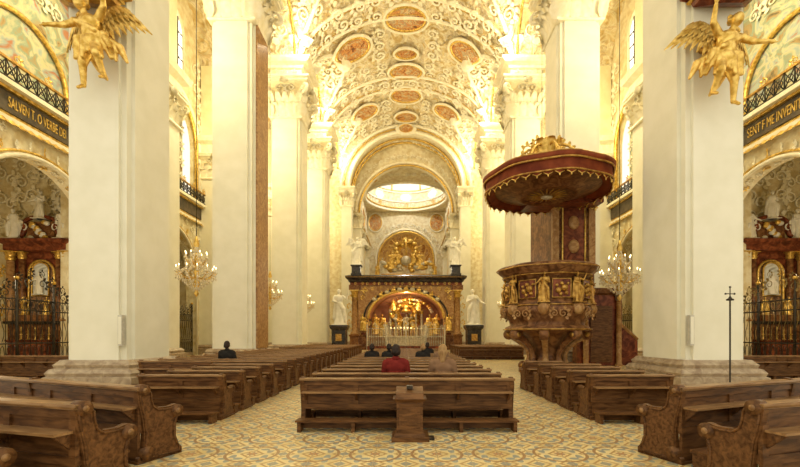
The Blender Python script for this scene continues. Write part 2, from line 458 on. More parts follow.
# ------------------------------------------------------------------ nave pier
def capital(mb,c,hx,hy,H,out,mat='stucco_relief',n1=4):
    mb.rect([(.0,0),(.12,.02),(.16,.1),(.12,.2),(0,.22)],c,hx,hy,mat)
    prof=[(0,.2*1),(0,H*.45),(out*.3,H*.75),(out*.75,H*.86)]
    mb.rect(prof,c,hx,hy,'stucco')
    mb.rect([(out*.6,H*.84),(out*.95,H*.88),(out*.95,H*.93),(out*1.1,H*.95),(out*1.1,H)],c,hx,hy,mat)
    for row,(z,h,cu) in enumerate([(.2,H*.36,.4),(H*.30,H*.36,.5)]):
        for side in range(4):
            L = hx if side%2==0 else hy; D = hy if side%2==0 else hx
            dv=[(0,-1,0),(1,0,0),(0,1,0),(-1,0,0)][side]; dv=Vector(dv); sv=Vector((-dv.y,dv.x,0))
            nn=n1+(row%2)
            for k in range(nn):
                q=((k+.5)/nn*2-1)*L*1.0
                if row: q=(k/(nn-1)*2-1)*L
                mb.leaf(Vector(c)+dv*D+sv*q+Vector((0,0,z)),dv,(0,0,1),2*L/nn*1.0,h,mat,cu)
            mb.ell(Vector(c)+dv*(D+out*.95)+Vector((0,0,H*.88)),(.16+.1*abs(sv.x)+.05,.16+.1*abs(sv.y)+.05,.26),mat,8,6)
            for sg in (1,-1):
                scroll(mb,Vector(c)+dv*(D+out*.5)+sv*(L*.38*sg)+Vector((0,0,H*.72)),sv,(0,0,1),dv,H*.16,-sg,mat,1.3,5,.16)
    for sx in (1,-1):
        for sy in (1,-1):
            d=Vector((sx,sy,0)).normalized()
            o=Vector(c)+Vector((sx*hx,sy*hy,H*.72))+d*out*.75
            pts=[];rad=[]
            for i in range(18):
                t=i/17; a=pi*.55+1.7*2*pi*t; r=H*.15*(1-.8*t)
                pts.append(o+d*(r*math.cos(-a))+Vector((0,0,r*math.sin(a)))); rad.append(H*.05*(1-.4*t))
            mb.tube(pts,rad,mat,6)
            mb.leaf(Vector(c)+Vector((sx*hx,sy*hy,.2)),d,(0,0,1),.7*H/3.3,H*.38,mat,.4)
            mb.leaf(Vector(c)+Vector((sx*hx,sy*hy,H*.35)),d,(0,0,1),.7*H/3.3,H*.38,mat,.55)
def pier():
    mb=MB(); hx=PHX; hy=PD/2
    mb.rect([(.42,0),(.42,.32),(.34,.36),(.38,.46),(.30,.58),(.20,.62),(.24,.72),(.16,.80),(.10,.88)],(0,0,0),hx,hy,'marble_base')
    mb.box(-hx+.06,hx-.06,-hy+.06,hy-.06,.8,20.8,'plaster')
    for sg in (1,-1):
        mb.box(-hx+.24,hx-.24,sg*hy-.06 if sg>0 else -hy-.06,sg*hy+.06 if sg>0 else -hy+.1,.85,20.7,'plaster')
        xa,xb=(hx-.1,hx+.06) if sg>0 else (-hx-.06,-hx+.1)
        mb.box(xa,xb,-hy+.3,hy-.3,.85,20.7,'plaster')
    capital(mb,(0,0,20.5),hx,hy,3.5,.66)
    mb.rect([(.1,23.9),(.1,24.7),(.25,24.8),(.3,25.0),(.6,25.15),(.78,25.35),(.78,25.55),(.3,25.6),(.1,25.8)],(0,0,0),hx,hy,'stucco_relief')
    for sy in (-1,1):
        for x in (-.7,0,.7):
            scroll(mb,(x,sy*(hy+.2),24.4),(1,0,0),(0,0,1),(0,sy,0),.35,1 if x<0 else -1)
    for sx in (-1,1):
        for y in (-.9,0,.9):
            scroll(mb,(sx*(hx+.2),y,24.4),(0,1,0),(0,0,1),(sx,0,0),.35,1 if y<0 else -1)
            mb.leaf((sx*(hx-.5),y,25.6),(sx,0,0),(sx*.25,0,1),.9,2.6,'stucco_relief',.35)
    for x in (-.6,.6):
        for sy in (-1,1): mb.leaf((x,sy*(hy-.4),25.6),(0,sy,0),(0,sy*.25,1),.9,2.2,'stucco_relief',.35)
    return mb
pm=pier().obj('nave_pier',loc=(-PX,PY[0]+PD/2,0)); pmesh=pm.data
piers={('L',0):pm}
for i,y in enumerate(PY):
    for sd,sx in (('L',-1),('R',1)):
        if (sd,i) in piers: continue
        if i==0: piers[(sd,i)]=place(pmesh,'nave_pier',loc=(sx*PX,y+PD/2,0))
        else: piers[(sd,i)]=place(pmesh,'nave_pier',loc=(sx*10.45,y+PD/2,0),scale=(1.225,1,1))
mb=MB(); mb.box(PHX+.062,PHX+.14,-.95,.95,.88,20.6,'marble_tan'); mb.obj('marble_facing',parent=piers[('L',1)])
for key,sx in ((('L',0),1),(('R',0),-1)):
    mb=MB(); x=sx*(PHX-.13)
    mb.box(x-.07,x+.07,-PD/2-.16,-PD/2-.0,1.35,2.35,'speaker_grey'); mb.box(x-.05,x+.05,-PD/2-.175,-PD/2-.16,1.4,2.3,'plaster')
    mb.obj('loudspeaker',parent=piers[key])

# ------------------------------------------------------------------ aisle side walls with chapels
wn=[8]
def side_wall(sg,name):
    mb=MB()
    P=lambda u,t,w:(sg*(WALLX+t),u,w)
    segs=[(bays[0]-5.4+10.8*i, bays[0]+5.4+10.8*i) for i in range(4)]
    for i,(a,b) in enumerate(segs):
        uc=(a+b)/2
        arch_wall(mb,P,a,b,0,11.3,uc,3.7,6.6,3.7,0,.9,'stucco',mat2='stucco')
        archivolt(mb,P,uc,3.7,6.6,3.7,-.05,.10,'stucco_relief',0)
        archivolt(mb,P,uc,3.95,6.6,3.9,-.02,.06,'gold',6.6)
        for k in range(1,18):
            th=pi*k/18; scroll(mb,(sg*(WALLX-.06),uc-4.25*math.cos(th),6.6+4.12*math.sin(th)),(0,math.cos(th),0),(0,0,1),(-sg,0,0),.26,1 if k%2 else -1,'gold' if k%3==0 else 'stucco_relief')
        for s2 in (1,-1):
            for (du,w,s) in ((3.9,9.6,.7),(4.6,8.4,.7),(2.9,10.5,.5),(3.8,10.7,.45),(4.7,10.6,.5),(4.8,9.4,.5),(4.7,7.2,.6),(4.7,6.0,.5),(2.0,10.95,.28)):
                scroll(mb,(sg*(WALLX-.06),uc+s2*du,w),(0,s2,0),(0,0,1),(-sg,0,0),s,1)
        for k in range(1,22):
            th=pi*k/22
            scroll(mb,(sg*(WALLX+.45),uc-3.66*math.cos(th),6.6+3.66*math.sin(th)),(1,0,0),(0,math.sin(th),math.cos(th)),(0,math.cos(th),-math.sin(th)),.26,1 if k%2 else -1,'gold' if k%3==0 else 'stucco_relief')
        arch_wall(mb,P,a,b,12.7,31,uc,3.6,17.5,3.6,0,.5,'stucco')
        archivolt(mb,P,uc,3.6,17.5,3.6,-.05,.16,'gold',12.7)
        archivolt(mb,P,uc,4.1,17.5,4.0,-.05,.16,'stucco_relief',12.7)
        mb.add([P(uc-3.7,1.2,12.7),P(uc+3.7,1.2,12.7),P(uc+3.7,1.2,21.5),P(uc-3.7,1.2,21.5)],[(0,1,2,3)],'fresco_cool')
        archivolt(mb,P,uc,2.6,14.9,2.6,1.05,.12,'gold',12.7)
        for k in range(-3,4):
            for w in (13.6,15.0,16.4,17.8,19.2): 
                if abs(k)>2 or w>18: scroll(mb,(sg*(WALLX+1.12),uc+k*1.05,w),(0,1,0),(0,0,1),(-sg,0,0),.6,1 if k%2 else -1)
        for s2 in (1,-1):
            for w in (19.5,21.0,22.6,24.2):
                scroll(mb,(sg*(WALLX-.08),uc+s2*(3.6+.3*math.sin(w)),w),(0,s2,0),(0,0,1),(-sg,0,0),.8,1)
        pc=(sg*(WALLX-1.5),b,0)
        mb.box(pc[0]-1.5,pc[0]+1.5,b-1.25,b+1.25,0,15.4,'plaster')
        mb.rect([(.3,0),(.3,.5),(.2,.55),(.24,.7),(.06,.85)],pc,1.5,1.25,'marble_base')
        capital(mb,(pc[0],b,15.2),1.5,1.25,2.2,.4)
        mb.rect([(.1,17.3),(.1,18.2),(.5,18.4),(.6,18.8),(.1,18.9)],pc,1.5,1.25,'stucco_relief')
        mb.box(pc[0]-1.4,pc[0]+1.4,b-1.15,b+1.15,18.8,26,'plaster_warm')
    a=segs[0][0]-3; b=segs[-1][1]
    def band(x0,x1,z0,z1,m):
        xs=sorted((sg*(WALLX-x0),sg*(WALLX+x1))); mb.box(xs[0],xs[1],a,b,z0,z1,m)
    band(.25,.9,11.3,11.5,'stucco_relief'); band(.12,.9,11.5,11.7,'gold')
    band(.20,.9,11.7,12.62,'frieze_dark'); band(.35,.9,12.62,12.75,'gold'); band(.6,.9,12.75,12.95,'stucco_relief')
    y=a+3
    while y<b:
        mb.leaf((sg*(WALLX-.2),y,11.45),(-sg,0,0),(0,0,-1),.35,.4,'gold',.5); y+=.45
    mb.box(min(sg*WALLX,sg*(WALLX+.9)),max(sg*WALLX,sg*(WALLX+.9)),a,segs[0][0],0,31,'stucco')
    w=mb.obj(name)
    for i,(a,b) in enumerate(segs):
        uc=(a+b)/2; m=MB(); x=sg*(WALLX-.06)
        pts=[(x,uc+u,z) for u,z in [(-1.5,22.6),(1.5,22.6),(1.5,25.6)]+[(1.5*math.cos(q*pi/12),25.6+1.5*math.sin(q*pi/12)) for q in range(1,12)]+[(-1.5,25.6)]]
        m.add(pts,[tuple(range(len(pts)))],'window_glow'); m.tube(pts,.18,'stucco_relief',6,True)
        for u in (-.75,0,.75): m.tube([(x-sg*.03,uc+u,22.6),(x-sg*.03,uc+u,25.6+math.sqrt(2.25-u*u))],.05,'iron',4)
        for z in (23.6,24.6,25.6): m.tube([(x-sg*.03,uc-1.5,z),(x-sg*.03,uc+1.5,z)],.05,'iron',4)
        wn[0]+=1; m.obj('window_%d'%wn[0])
    return w
wl=side_wall(-1,'wall_left'); wr=side_wall(1,'wall_right')
def text(body,name,parent,loc,rot,size,sx,mat):
    cu=bpy.data.curves.new(name,'FONT'); cu.body=body; cu.size=size; cu.extrude=.015; cu.align_x='CENTER'; cu.align_y='CENTER'
    cu.materials.append(MAT[mat]); o=bpy.data.objects.new(name,cu); sc.collection.objects.link(o)
    o.location=loc; o.rotation_euler=rot; o.scale=(sx,1,1); o.parent=parent
text('SALVEN T. O VERBE DEI','inscription',wl,(-WALLX+.22,19.4,12.14),(pi/2,0,pi/2),.66,.44,'gold')
text('SENT F ME INVENIT','inscription',wr,(WALLX-.22,19.4,12.14),(pi/2,0,-pi/2),.66,.50,'gold')
def railing(sg):
    mb=MB(); x=sg*(WALLX-.5); ya,yb=13,55
    mb.box(x-.07,x+.07,ya,yb,13.80,13.9,'gold_dark'); mb.box(x-.06,x+.06,ya,yb,12.95,13.05,'iron')
    y=ya
    while y<yb:
        mb.tube([(x,y,13.03),(x,y+.5,13.8)],.028,'iron',4); mb.tube([(x,y+.5,13.03),(x,y,13.8)],.028,'iron',4)
        mb.tube([(x,y+.25+.17*math.cos(q*pi/4),13.42+.18*math.sin(q*pi/4)) for q in range(8)],.025,'iron',4,True)
        mb.tube([(x,y,13.0),(x,y,13.85)],.035,'iron',4)
        if int(y*2)%3==0: scroll(mb,(x,y,14.05),(0,1,0),(0,0,1),(-sg,0,0),.28,1,'gold')
        y+=.5
    return mb.obj('gallery_railing')
railing(-1); railing(1)
def chapel_shell(sg,i):
    mb=MB(); yc=bays[0]+10.8*i; xa=WALLX+.9; 
    if i==0: xb=28.5; ya=yc-5.2; yb=yc+7.6; zt=13.2
    else: xb=22.5; ya=yc-4.6; yb=yc+4.6; zt=11
    if i==0: mb.box(sg*xa if sg>0 else sg*xa-.3, sg*xa+.3 if sg>0 else sg*xa, yc+5.4, yb,0,zt,'plaster_warm')
    def quad(*p): mb.add([(sg*a,b,c) for a,b,c in p],[(0,1,2,3)],'stucco')
    z2=zt+1.7
    quad((xa,yb,0),(xb,yb,0),(xb,yb,z2),(xa,yb,z2)); quad((xb,ya,0),(xb,yb,0),(xb,yb,zt),(xb,ya,zt))
    quad((xa,ya,0),(xb,ya,0),(xb,ya,z2),(xa,ya,z2))
    n=16
    for k in range(n):
        q0=k/n;q1=(k+1)/n
        f=lambda q:(xa+(xb-xa)*q, zt+1.6*math.sin(pi*q))
        (a,h),(b,g)=f(q0),f(q1); quad((a,ya,h),(b,ya,g),(b,yb,g),(a,yb,h))
    for k in range(14):
        if xa+.6+k*.68>xb-.3: break
        for z,s in ((13.6,.6),(12.4,.7),(11.0,.75),(9.6,.7),(8.2,.6)):
            if z>zt: 
                if k%2: continue
            scroll(mb,(sg*(xa+.6+k*.68),yb-.08,z+.3*math.sin(k*1.7+z)),(1,0,0),(0,0,1),(0,-1,0),s,1 if k%2 else -1)
    mb.obj('wall_chapel')
for sg in (-1,1):
    for i in range(4): chapel_shell(sg,i)

# ------------------------------------------------------------------ gilded angels
def wing(mb,root,out,up,L,mat):
    root=Vector(root); out=Vector(out).normalized(); up=Vector(up).normalized(); nr=out.cross(up)
    arm=[root+out*(L*.5*t)+up*(L*.55*math.sin(pi*.6*t)) for t in [k/8 for k in range(9)]]
    mb.tube(arm,[L*.07*(1-.5*k/8) for k in range(9)],mat,8)
    for row,(ln,wd,cnt) in enumerate(((.85,.15,10),(.5,.14,9),(.28,.13,8))):
        for k in range(cnt):
            t=k/(cnt-1); b=arm[min(8,int(t*8))]+nr*(L*.02*row)
            d=(out*(.12+.45*t)+up*(-1+.3*t)).normalized()
            ll=L*ln*(.7+.3*t)
            sd=d.cross(nr)
            vs=[];fs=[]
            for i in range(5):
                q=i/4; w=L*wd*.5*(.6+.5*math.sin(pi*min(q*1.1,1)))*(1-q**3*.8)
                for s in (-1,0,1): vs.append(b+d*ll*q+sd*w*s+nr*(L*.03*(1-abs(s))+.05*L*q*q))
            for i in range(4):
                for s in (0,1): a=i*3+s; fs.append((a,a+1,a+4,a+3))
            mb.add(vs,fs,mat,True)
def angel():
    t=MB()
    t.ell((0,0,.12),(.28,.20,.26),'x'); t.ell((.02,-.03,-.15),(.23,.18,.24),'x'); t.ell((.05,-.02,-.38),(.27,.21,.22),'x')
    t.cap((-.02,-.02,.3),(-.05,-.07,.44),.09,.08)
    t.ell((-.07,-.12,.58),(.135,.16,.175),'x',16,12); t.ell((-.07,-.27,.56),(.02,.035,.03),'x'); t.ell((-.07,-.23,.48),(.055,.04,.03),'x')
    for a in range(14):
        q=a*2.39996; zz=.60+.14*((a%5)/4); t.ell((-.07+.135*math.cos(q),-.06+.13*abs(math.sin(q))*1,zz),.055,'x',8,6)
    t.cap((.26,0,.24),(.52,-.12,.42),.10,.075);t.cap((.52,-.12,.42),(.62,-.28,.72),.07,.05)
    t.cap((-.26,0,.24),(-.50,-.20,.02),.10,.075);t.cap((-.50,-.20,.02),(-.72,-.42,-.10),.07,.05)
    for (h,d) in (((.64,-.32,.80),(.02,-.06,.1)),((-.78,-.46,-.13),(-.09,-.05,-.03))):
        h=Vector(h); d=Vector(d).normalized(); s=d.orthogonal().normalized()
        t.ell(h,(.055,.055,.055),'x',8,6)
        for k in range(4): t.cap(h+s*(k-1.5)*.03,h+s*(k-1.5)*.038+d*(.12-.012*abs(k-1.5)),.017,.013,seg=6)
        t.cap(h-s*.04,h-s*.09+d*.05,.018,.013,seg=6)
    t.cap((.14,-.02,-.45),(.26,-.28,-.86),.16,.11);t.cap((.26,-.28,-.86),(.20,-.02,-1.28),.10,.06);t.cap((.20,-.02,-1.28),(.21,-.20,-1.40),.05,.04)
    t.cap((-.10,0,-.45),(-.24,-.10,-.92),.16,.11);t.cap((-.24,-.10,-.92),(-.38,.02,-1.40),.10,.06);t.cap((-.38,.02,-1.40),(-.42,-.14,-1.54),.05,.04)
    for k in range(9):
        x=-.30+.085*k; t.cap((x,-.08,-.26),(x*1.35+.05,-.14+.12*math.sin(k*2),-.78-.14*math.sin(k*1.3)),.09,.055)
    t.cap((.28,.05,-.25),(.62,.12,-.50),.12,.10); t.cap((.62,.12,-.50),(.80,.05,-.95),.11,.04); t.cap((.5,.1,-.4),(.55,.0,-.9),.1,.04)
    t.cap((-.2,.1,-.35),(-.02,.22,-.9),.13,.10); t.cap((-.02,.22,-.9),(.12,.2,-1.2),.10,.04); t.cap((-.28,.05,-.2),(-.55,.1,-.6),.09,.05); t.cap((-.3,-.1,.2),(.25,-.18,-.2),.07,.07)
    b=fuse(t,.018,2,'gold')
    m=MB(); m.merge(b)
    wing(m,(.12,.16,.22),(1,.5,.1),(0,.2,1),1.15,'gold'); wing(m,(-.12,.16,.22),(-1,.5,.1),(0,.2,1),1.15,'gold')
    return m
AG=angel()
for sg in (-1,1):
    mb=MB(); X=sg*(PX-.55); Y=PY[0]-.85
    ax=X+(.25 if sg>0 else -.10); az=11.15 if sg<0 else 10.65
    mb.merge(AG,Matrix.Translation((ax,Y,az))@Matrix.Rotation(.15*sg,4,'Y')@Matrix.Diagonal((-sg*1.2,1.2,1.2,1)))
    mb.cap((ax,Y+.1,az),(X,PY[0]-.02,az+.4),.07,.1,'gold_dark')
    m2='marble_red' if sg>0 else 'gold_dark'
    mb.M=Matrix.Translation((sg*PX,PY[0]-.68,0))
    mb.rect([(-.5,12.1),(-.3,12.2),(.05,12.4),(.1,12.6),(.3,12.8),(.35,13.2),(.2,13.3)],(0,0,0),.8,.5,m2)
    mb.rect([(.12,12.55),(.16,12.61),(.12,12.67)],(0,0,0),.82,.52,'gold')
    for k in range(6):
        scroll(mb,(-1.0+.4*k,-.60,12.40-.12*(k%2)),(1,0,0),(0,0,1),(0,-1,0),.34,1 if k%2 else -1,'gold')
    mb.M=None
    mb.obj('gilded_angel_console')

# ------------------------------------------------------------------ columns helper
def column(mb,c,r,h,mat,capm='gold'):
    mb.lathe([(r*1.45,0),(r*1.45,r*.5),(r*1.25,r*.6),(r*1.3,r*.85),(r*1.05,r*1.0),(r,r*1.1),(r*1.02,h*.35),(r*.86,h-r*2.4),(r*.95,h-r*2.35)],c,18,mat)
    z=h-r*2.4
    mb.lathe([(r*.86,z),(r*.95,z+.1*r),(r*.9,z+r*1.0),(r*1.3,z+r*2.0),(r*1.4,z+r*2.1)],c,16,capm)
    for k in range(8):
        a=2*pi*k/8; d=Vector((math.cos(a),math.sin(a),0))
        mb.leaf(Vector(c)+d*r*.85+Vector((0,0,z+.05*r)),d,(0,0,1),r*.75,r*1.1,capm,.5)
        mb.leaf(Vector(c)+d*r*.9+Vector((0,0,z+.9*r)),d,(0,0,1),r*.6,r*1.1,capm,.5)
    mb.box(c[0]-r*1.4,c[0]+r*1.4,c[1]-r*1.4,c[1]+r*1.4,c[2]+h-r*.3,c[2]+h,capm)
def glory(mb,c,r,mat='gold',n=30,seed=1):
    rr=random.Random(seed); c=Vector(c)
    for k in range(n):
        a=2*pi*k/n; d=Vector((math.cos(a),0,math.sin(a))); sd=Vector((-math.sin(a),0,math.cos(a)))
        L=r*rr.uniform(.7,1.0)*(1.0 if k%2 else .8); w=r*.05
        b=c+d*r*.25
        mb.add([b-sd*w,b+sd*w,c+d*L+Vector((0,-.05,0)),b+Vector((0,-r*.05,0))],[(0,2,3),(3,2,1),(0,1,2)],mat)
    for k in range(16):
        a=2*pi*k/16+rr.uniform(-.1,.1); q=r*rr.uniform(.35,.55)
        mb.ell(c+Vector((q*math.cos(a),-r*.06,q*math.sin(a))),(r*.13,r*.1,r*.1),mat,8,6)
# ------------------------------------------------------------------ side chapel altars (red marble)
def side_altar():
    mb=MB()
    mb.box(-2.6,2.6,-1.4,.6,0,.18,'marble_base'); mb.box(-2.2,2.2,-1.0,.6,.18,.36,'marble_base')
    mb.rect([(0,.36),(.08,.42),(0,.5),(0,1.2),(.1,1.3),(.1,1.4)],(0,-.5,0),1.2,.4,'marble_red')
    mb.box(-2.1,2.1,.0,.6,.36,2.4,'marble_brown')
    mb.rect([(0,2.4),(.1,2.45),(.1,2.6),(0,2.62)],(0,.2,0),2.1,.35,'marble_black')
    mb.box(-1.9,1.9,.25,.6,2.6,7.4,'marble_red')
    for x in (-1.85,1.85): column(mb,(x,-.05,2.6),.25,4.6,'marble_tan')
    for x in (-1.22,1.22): column(mb,(x,.1,2.6),.2,4.6,'marble_brown')
    for x in (-2.35,2.35):
        for k in range(3): scroll(mb,(x,.1,3.3+k*1.3),(1,0,0),(0,0,1),(0,-1,0),.5,1 if x>0 else -1,'gold')
    mb.rect([(0,7.2),(.1,7.25),(.1,7.6),(.3,7.75),(.35,7.95),(.1,8)],(0,.15,0),1.95,.42,'marble_red')
    pts=[(x,.2,z) for x,z in [(-.85,2.9),(.85,2.9),(.85,5.8)]+[(.85*math.cos(a*pi/10),5.8+.85*math.sin(a*pi/10)) for a in range(1,10)]+[(-.85,5.8)]]
    mb.add(pts,[tuple(range(len(pts)))],'painting_dark')
    mb.tube([(p[0],.16,p[2]) for p in pts],.09,'gold',6,True)
    pts=[(x,.12,z) for x,z in [(-.55,4.3),(.55,4.3),(.55,6.0)]+[(.55*math.cos(a*pi/10),6.0+.5*math.sin(a*pi/10)) for a in range(1,10)]+[(-.55,6.0)]]
    mb.add(pts,[tuple(range(len(pts)))],'painting_glare'); mb.tube([(p[0],.08,p[2]) for p in pts],.06,'gold',6,True)  # small pale panel painted in place of a light reflection
    mb.merge(remat(RB,'white_marble'),T(0,.0,4.35,1.5)); mb.merge(remat(RA,'gold'),T(-.75,-.3,3.0,1.2)); mb.merge(remat(RB,'gold'),T(.75,-.3,3.0,1.2))
    mb.box(-1.0,1.0,-.5,.2,2.6,3.0,'marble_brown')
    mb.box(-.9,.9,.1,.55,7.95,9.2,'marble_brown')
    for k in range(14):
        mb.ell((-.55+1.1*((k*.37)%1),-.02,8.1+1.1*((k*.61)%1)),(.2,.14,.16),'gold' if k%2 else 'white_marble',8,6)
    for s in (1,-1):
        mb.tube([(s*(1.9-.9*math.sin(pi/2*k/8)),.1,8.0+1.1*(1-math.cos(pi/2*k/8))) for k in range(9)],.16,'marble_red',8)
        mb.merge(RA if s>0 else RB,T(s*1.6,-.1,8.0,2.0,0,s))
        scroll(mb,(s*1.05,.0,8.8),(s,0,0),(0,0,1),(0,-1,0),.5,1,'white_marble')
    mb.merge(remat(RB,'white_marble'),T(0,.05,9.35,1.9))
    mb.tube([(1.1*math.cos(pi*k/10),.1,9.05+.5*math.sin(pi*k/10)) for k in range(11)],.13,'marble_red',8)
    for k in range(5): mb.lathe([(.12,0),(.05,.08),(.04,.3),(.1,.36),(.03,.38),(.03,.8),(.0,.85)],(-.9+.45*k,-.3,1.4),10,'gold')
    return mb
a1=side_altar().obj('side_altar',loc=(-24.2,26.4,0)); place(a1.data,'side_altar',loc=(24.2,26.4,0))
def grille(mb,sg,yc,W,mat,mat2):
    x=sg*(WALLX+.35)
    mb.box(x-.05,x+.05,yc-W,yc+W,0,.25,'marble_base'); 
    for z in (.35,1.3,2.9,3.4): mb.tube([(x,yc-W,z),(x,yc+W,z)],.035,mat,5)
    n=int(W*2/.3)
    for k in range(n+1):
        y=yc-W+2*W*k/n
        mb.tube([(x,y,.2),(x,y,3.4),(x,y,3.65)],[.018,.018,.005],mat,5)
        if k<n:
            yy=y+W/n
            mb.tube([(x,yy+.1*math.cos(q*pi/4),3.15+.2*math.sin(q*pi/4)) for q in range(8)],.016,mat2,4,True)
            mb.tube([(x,yy+.1*math.cos(q*pi/4),.8+.4*math.sin(q*pi/4)) for q in range(8)],.016,mat,4,True)
            mb.tube([(x,yy+.09*math.sin(q*pi/3),1.4+.25*q) for q in range(7)],.014,mat2,4)
    for s in (1,-1):
        for k in range(6):
            scroll(mb,(x,yc+s*(.35+.6*k),4.0-.08*k+.25*math.cos(k*1.2)),(0,s,0),(0,0,1),(-sg,0,0),.36,1,mat2,1.5,4,.07)
            scroll(mb,(x,yc+s*(.35+.6*k),4.5-.12*k+.25*math.cos(k*1.2)),(0,-s,0),(0,0,1),(-sg,0,0),.26,1,mat2,1.5,4,.07)
    for y in (yc-W,yc-1,yc+1,yc+W): mb.tube([(x,y,0),(x,y,4.3)],.05,mat,6); mb.ell((x,y,4.4),.1,'gold',8,6)
for sg in (-1,1):
    for i in range(4):
        mb=MB(); grille(mb,sg,bays[0]+10.8*i,3.65,'iron','iron' if sg<0 else 'grille_gilt'); mb.obj('chapel_grille')

# ------------------------------------------------------------------ chancel
mb=MB()
P=lambda u,t,w:(u,END+t,w)
arch_wall(mb,P,-WALLX-1,WALLX+1,0,32,0,8,22.3,8.0,0,1.0,'stucco',40,'stucco_relief')
for r,dz,rd,m in ((8.1,0,.25,'stucco_relief'),(8.7,.5,.10,'gold'),(9.2,.9,.22,'stucco_relief')):
    archivolt(mb,P,0,r,22.3,8.0+dz,-.1,rd,m,None,40)
for k in range(1,24):
    th=pi*k/24
    scroll(mb,(9.0*math.cos(th),END-.2,22.5+8.7*math.sin(th)),(math.cos(th),0,math.sin(th)),(-math.sin(th),0,math.cos(th)),(0,-1,0),.6,1)
for k in range(1,8):
    for s in (1,-1): scroll(mb,(s*(8.6+.3*(k%2)),END-.1,2.5*k+2),(s,0,0),(0,0,1),(0,-1,0),.5,1)
for s in (1,-1):
    mb.box(min(s*7.6,s*9.0),max(s*7.6,s*9.0),END-.7,END+1,0,19.6,'plaster')
    mb.rect([(.3,0),(.3,.5),(.2,.55),(.24,.7),(.06,.85)],(s*8.3,END+.15,0),.7,.85,'marble_base')
    capital(mb,(s*8.3,END+.15,19.5),.75,.85,2.3,.35)
    mb.rect([(.1,21.8),(.5,22.1),(.5,22.3),(.1,22.4)],(s*8.3,END+.15,0),.75,.85,'stucco_relief')
mb.ell((0,END-.25,30.6),(1.5,.35,.9),'stucco_relief',16,8)
oval(mb,lambda u,v:(u,END-.62,30.5+v),.9,.55,'fresco','gold',.08)
n=40
rs=[]
for y in (END+1,60.2):
    rs.append([(8*math.cos(pi*k/n),y,22.3+8*math.sin(pi*k/n)) for k in range(n+1)])
mb.rings(rs,'stucco',True,False,False)
for y in (END+1.6,59.2):
    mb.tube([(7.85*math.cos(pi*k/n),y,22.3+7.85*math.sin(pi*k/n)) for k in range(n+1)],.14,'gold',6)
for k in range(1,18):
    th=pi*k/18; d=Vector((-math.cos(th),0,-math.sin(th)))
    scroll(mb,(7.85*math.cos(th),58.4,22.3+7.85*math.sin(th)),(0,1,0),(-math.sin(th),0,math.cos(th)),d,.7,1 if k<9 else -1)
P2=lambda u,t,w:(u,60.2+t,w)
arch_wall(mb,P2,-8.2,8.2,0,31,0,6.9,20.1,7.0,0,.8,'stucco',40,'stucco_relief')
archivolt(mb,P2,0,7.0,20.1,7.1,-.1,.14,'gold',None,40); archivolt(mb,P2,0,7.5,20.1,7.5,-.1,.2,'stucco_relief',None,40)
for k in range(1,26):
    th=pi*k/26; scroll(mb,(7.9*math.cos(th),60.1,20.3+8.1*math.sin(th)),(math.cos(th),0,math.sin(th)),(-math.sin(th),0,math.cos(th)),(0,-1,0),.5,1)
for s in (1,-1):
    capital(mb,(s*7.4,60.4,17.6),.6,.7,2.2,.3)
    mb.box(min(s*6.8,s*8.0),max(s*6.8,s*8.0),59.9,61,0,17.8,'plaster')
mb.obj('wall_chancel_arch')
mb=MB()
for s in (1,-1):
    mb.box(min(s*8,s*8.6),max(s*8,s*8.6),END+.5,83,0,31,'stucco')
    for y in (63.5,68,79):
        mb.box(min(s*7.3,s*8),max(s*7.3,s*8),y-.8,y+.8,0,17,'plaster'); capital(mb,(s*7.7,y,16.8),.5,.8,2.2,.35)
        for z in (20,22.5,25): scroll(mb,(s*7.9,y,z),(0,1,0),(0,0,1),(-s,0,0),1,1)
    for y in (61.8,65.7,70.3,74,77):
        for z in (20.8,22.4,24,25.6): scroll(mb,(s*7.95,y,z),(0,1,0),(0,0,1),(-s,0,0),.8,1 if int(z)%2 else -1)
    mb.box(min(s*7.2,s*8),max(s*7.2,s*8),61,83,19.2,19.6,'stucco_relief'); mb.box(min(s*7.0,s*8),max(s*7.0,s*8),61,83,19.6,19.75,'gold')
    oval(mb,lambda u,v:(s*7.85,73.5+u,23.2+v),2,1.6,'fresco','gold',.12)
cy=74;R=7.5;vs=[];fs=[];n=64
for k in range(n):
    a=2*pi*k/n;c_,s_=math.cos(a),math.sin(a)
    tx=8.1/abs(c_) if abs(c_)>1e-6 else 1e9
    ty=((83-cy) if s_>0 else (cy-60.5))/abs(s_) if abs(s_)>1e-6 else 1e9
    t=min(tx,ty); vs+=[(R*c_,cy+R*s_,27.1),(t*c_,cy+t*s_,27.0)]
for k in range(n): a=2*k;b=2*((k+1)%n);fs.append((a,b,b+1,a+1))
mb.add(vs,fs,'stucco')
for k in range(11):
    scroll(mb,(-6.5+1.3*k,63.0,27.0),(1,0,0),(0,1,0),(0,0,-1),.7,1 if k%2 else -1)
for s in (1,-1):
    oval(mb,lambda u,v:(s*5.9+u,64.6+v,26.9),1.2,1.5,'fresco','gold',.1)
for r,z,rd,m in ((7.55,27.05,.22,'stucco_relief'),(7.35,27.5,.12,'gold'),(7.35,28.7,.16,'stucco_relief'),(7.35,30.6,.2,'stucco_relief'),(7.3,30.9,.1,'gold')):
    mb.tube([(r*math.cos(2*pi*k/n),cy+r*math.sin(2*pi*k/n),z) for k in range(n)],rd,m,6,True)
mb.lathe([(R,27.1),(R,31)],(0,cy,0),64,'stucco',cap=False)
for k in range(32):
    a=2*pi*k/32; d=Vector((math.cos(a),math.sin(a),0)); t=Vector((-d.y,d.x,0))
    scroll(mb,Vector((0,cy,28.1))+d*7.4,t,(0,0,1),-d,.55,1 if k%2 else -1,'gold' if k%4==0 else 'stucco_relief')
mb.obj('wall_choir')
mb=MB()
mb.lathe([(R*math.cos(pi/2*k/16),31+6.2*math.sin(pi/2*k/16)) for k in range(17)],(0,cy,0),64,'white_marble',cap=False)
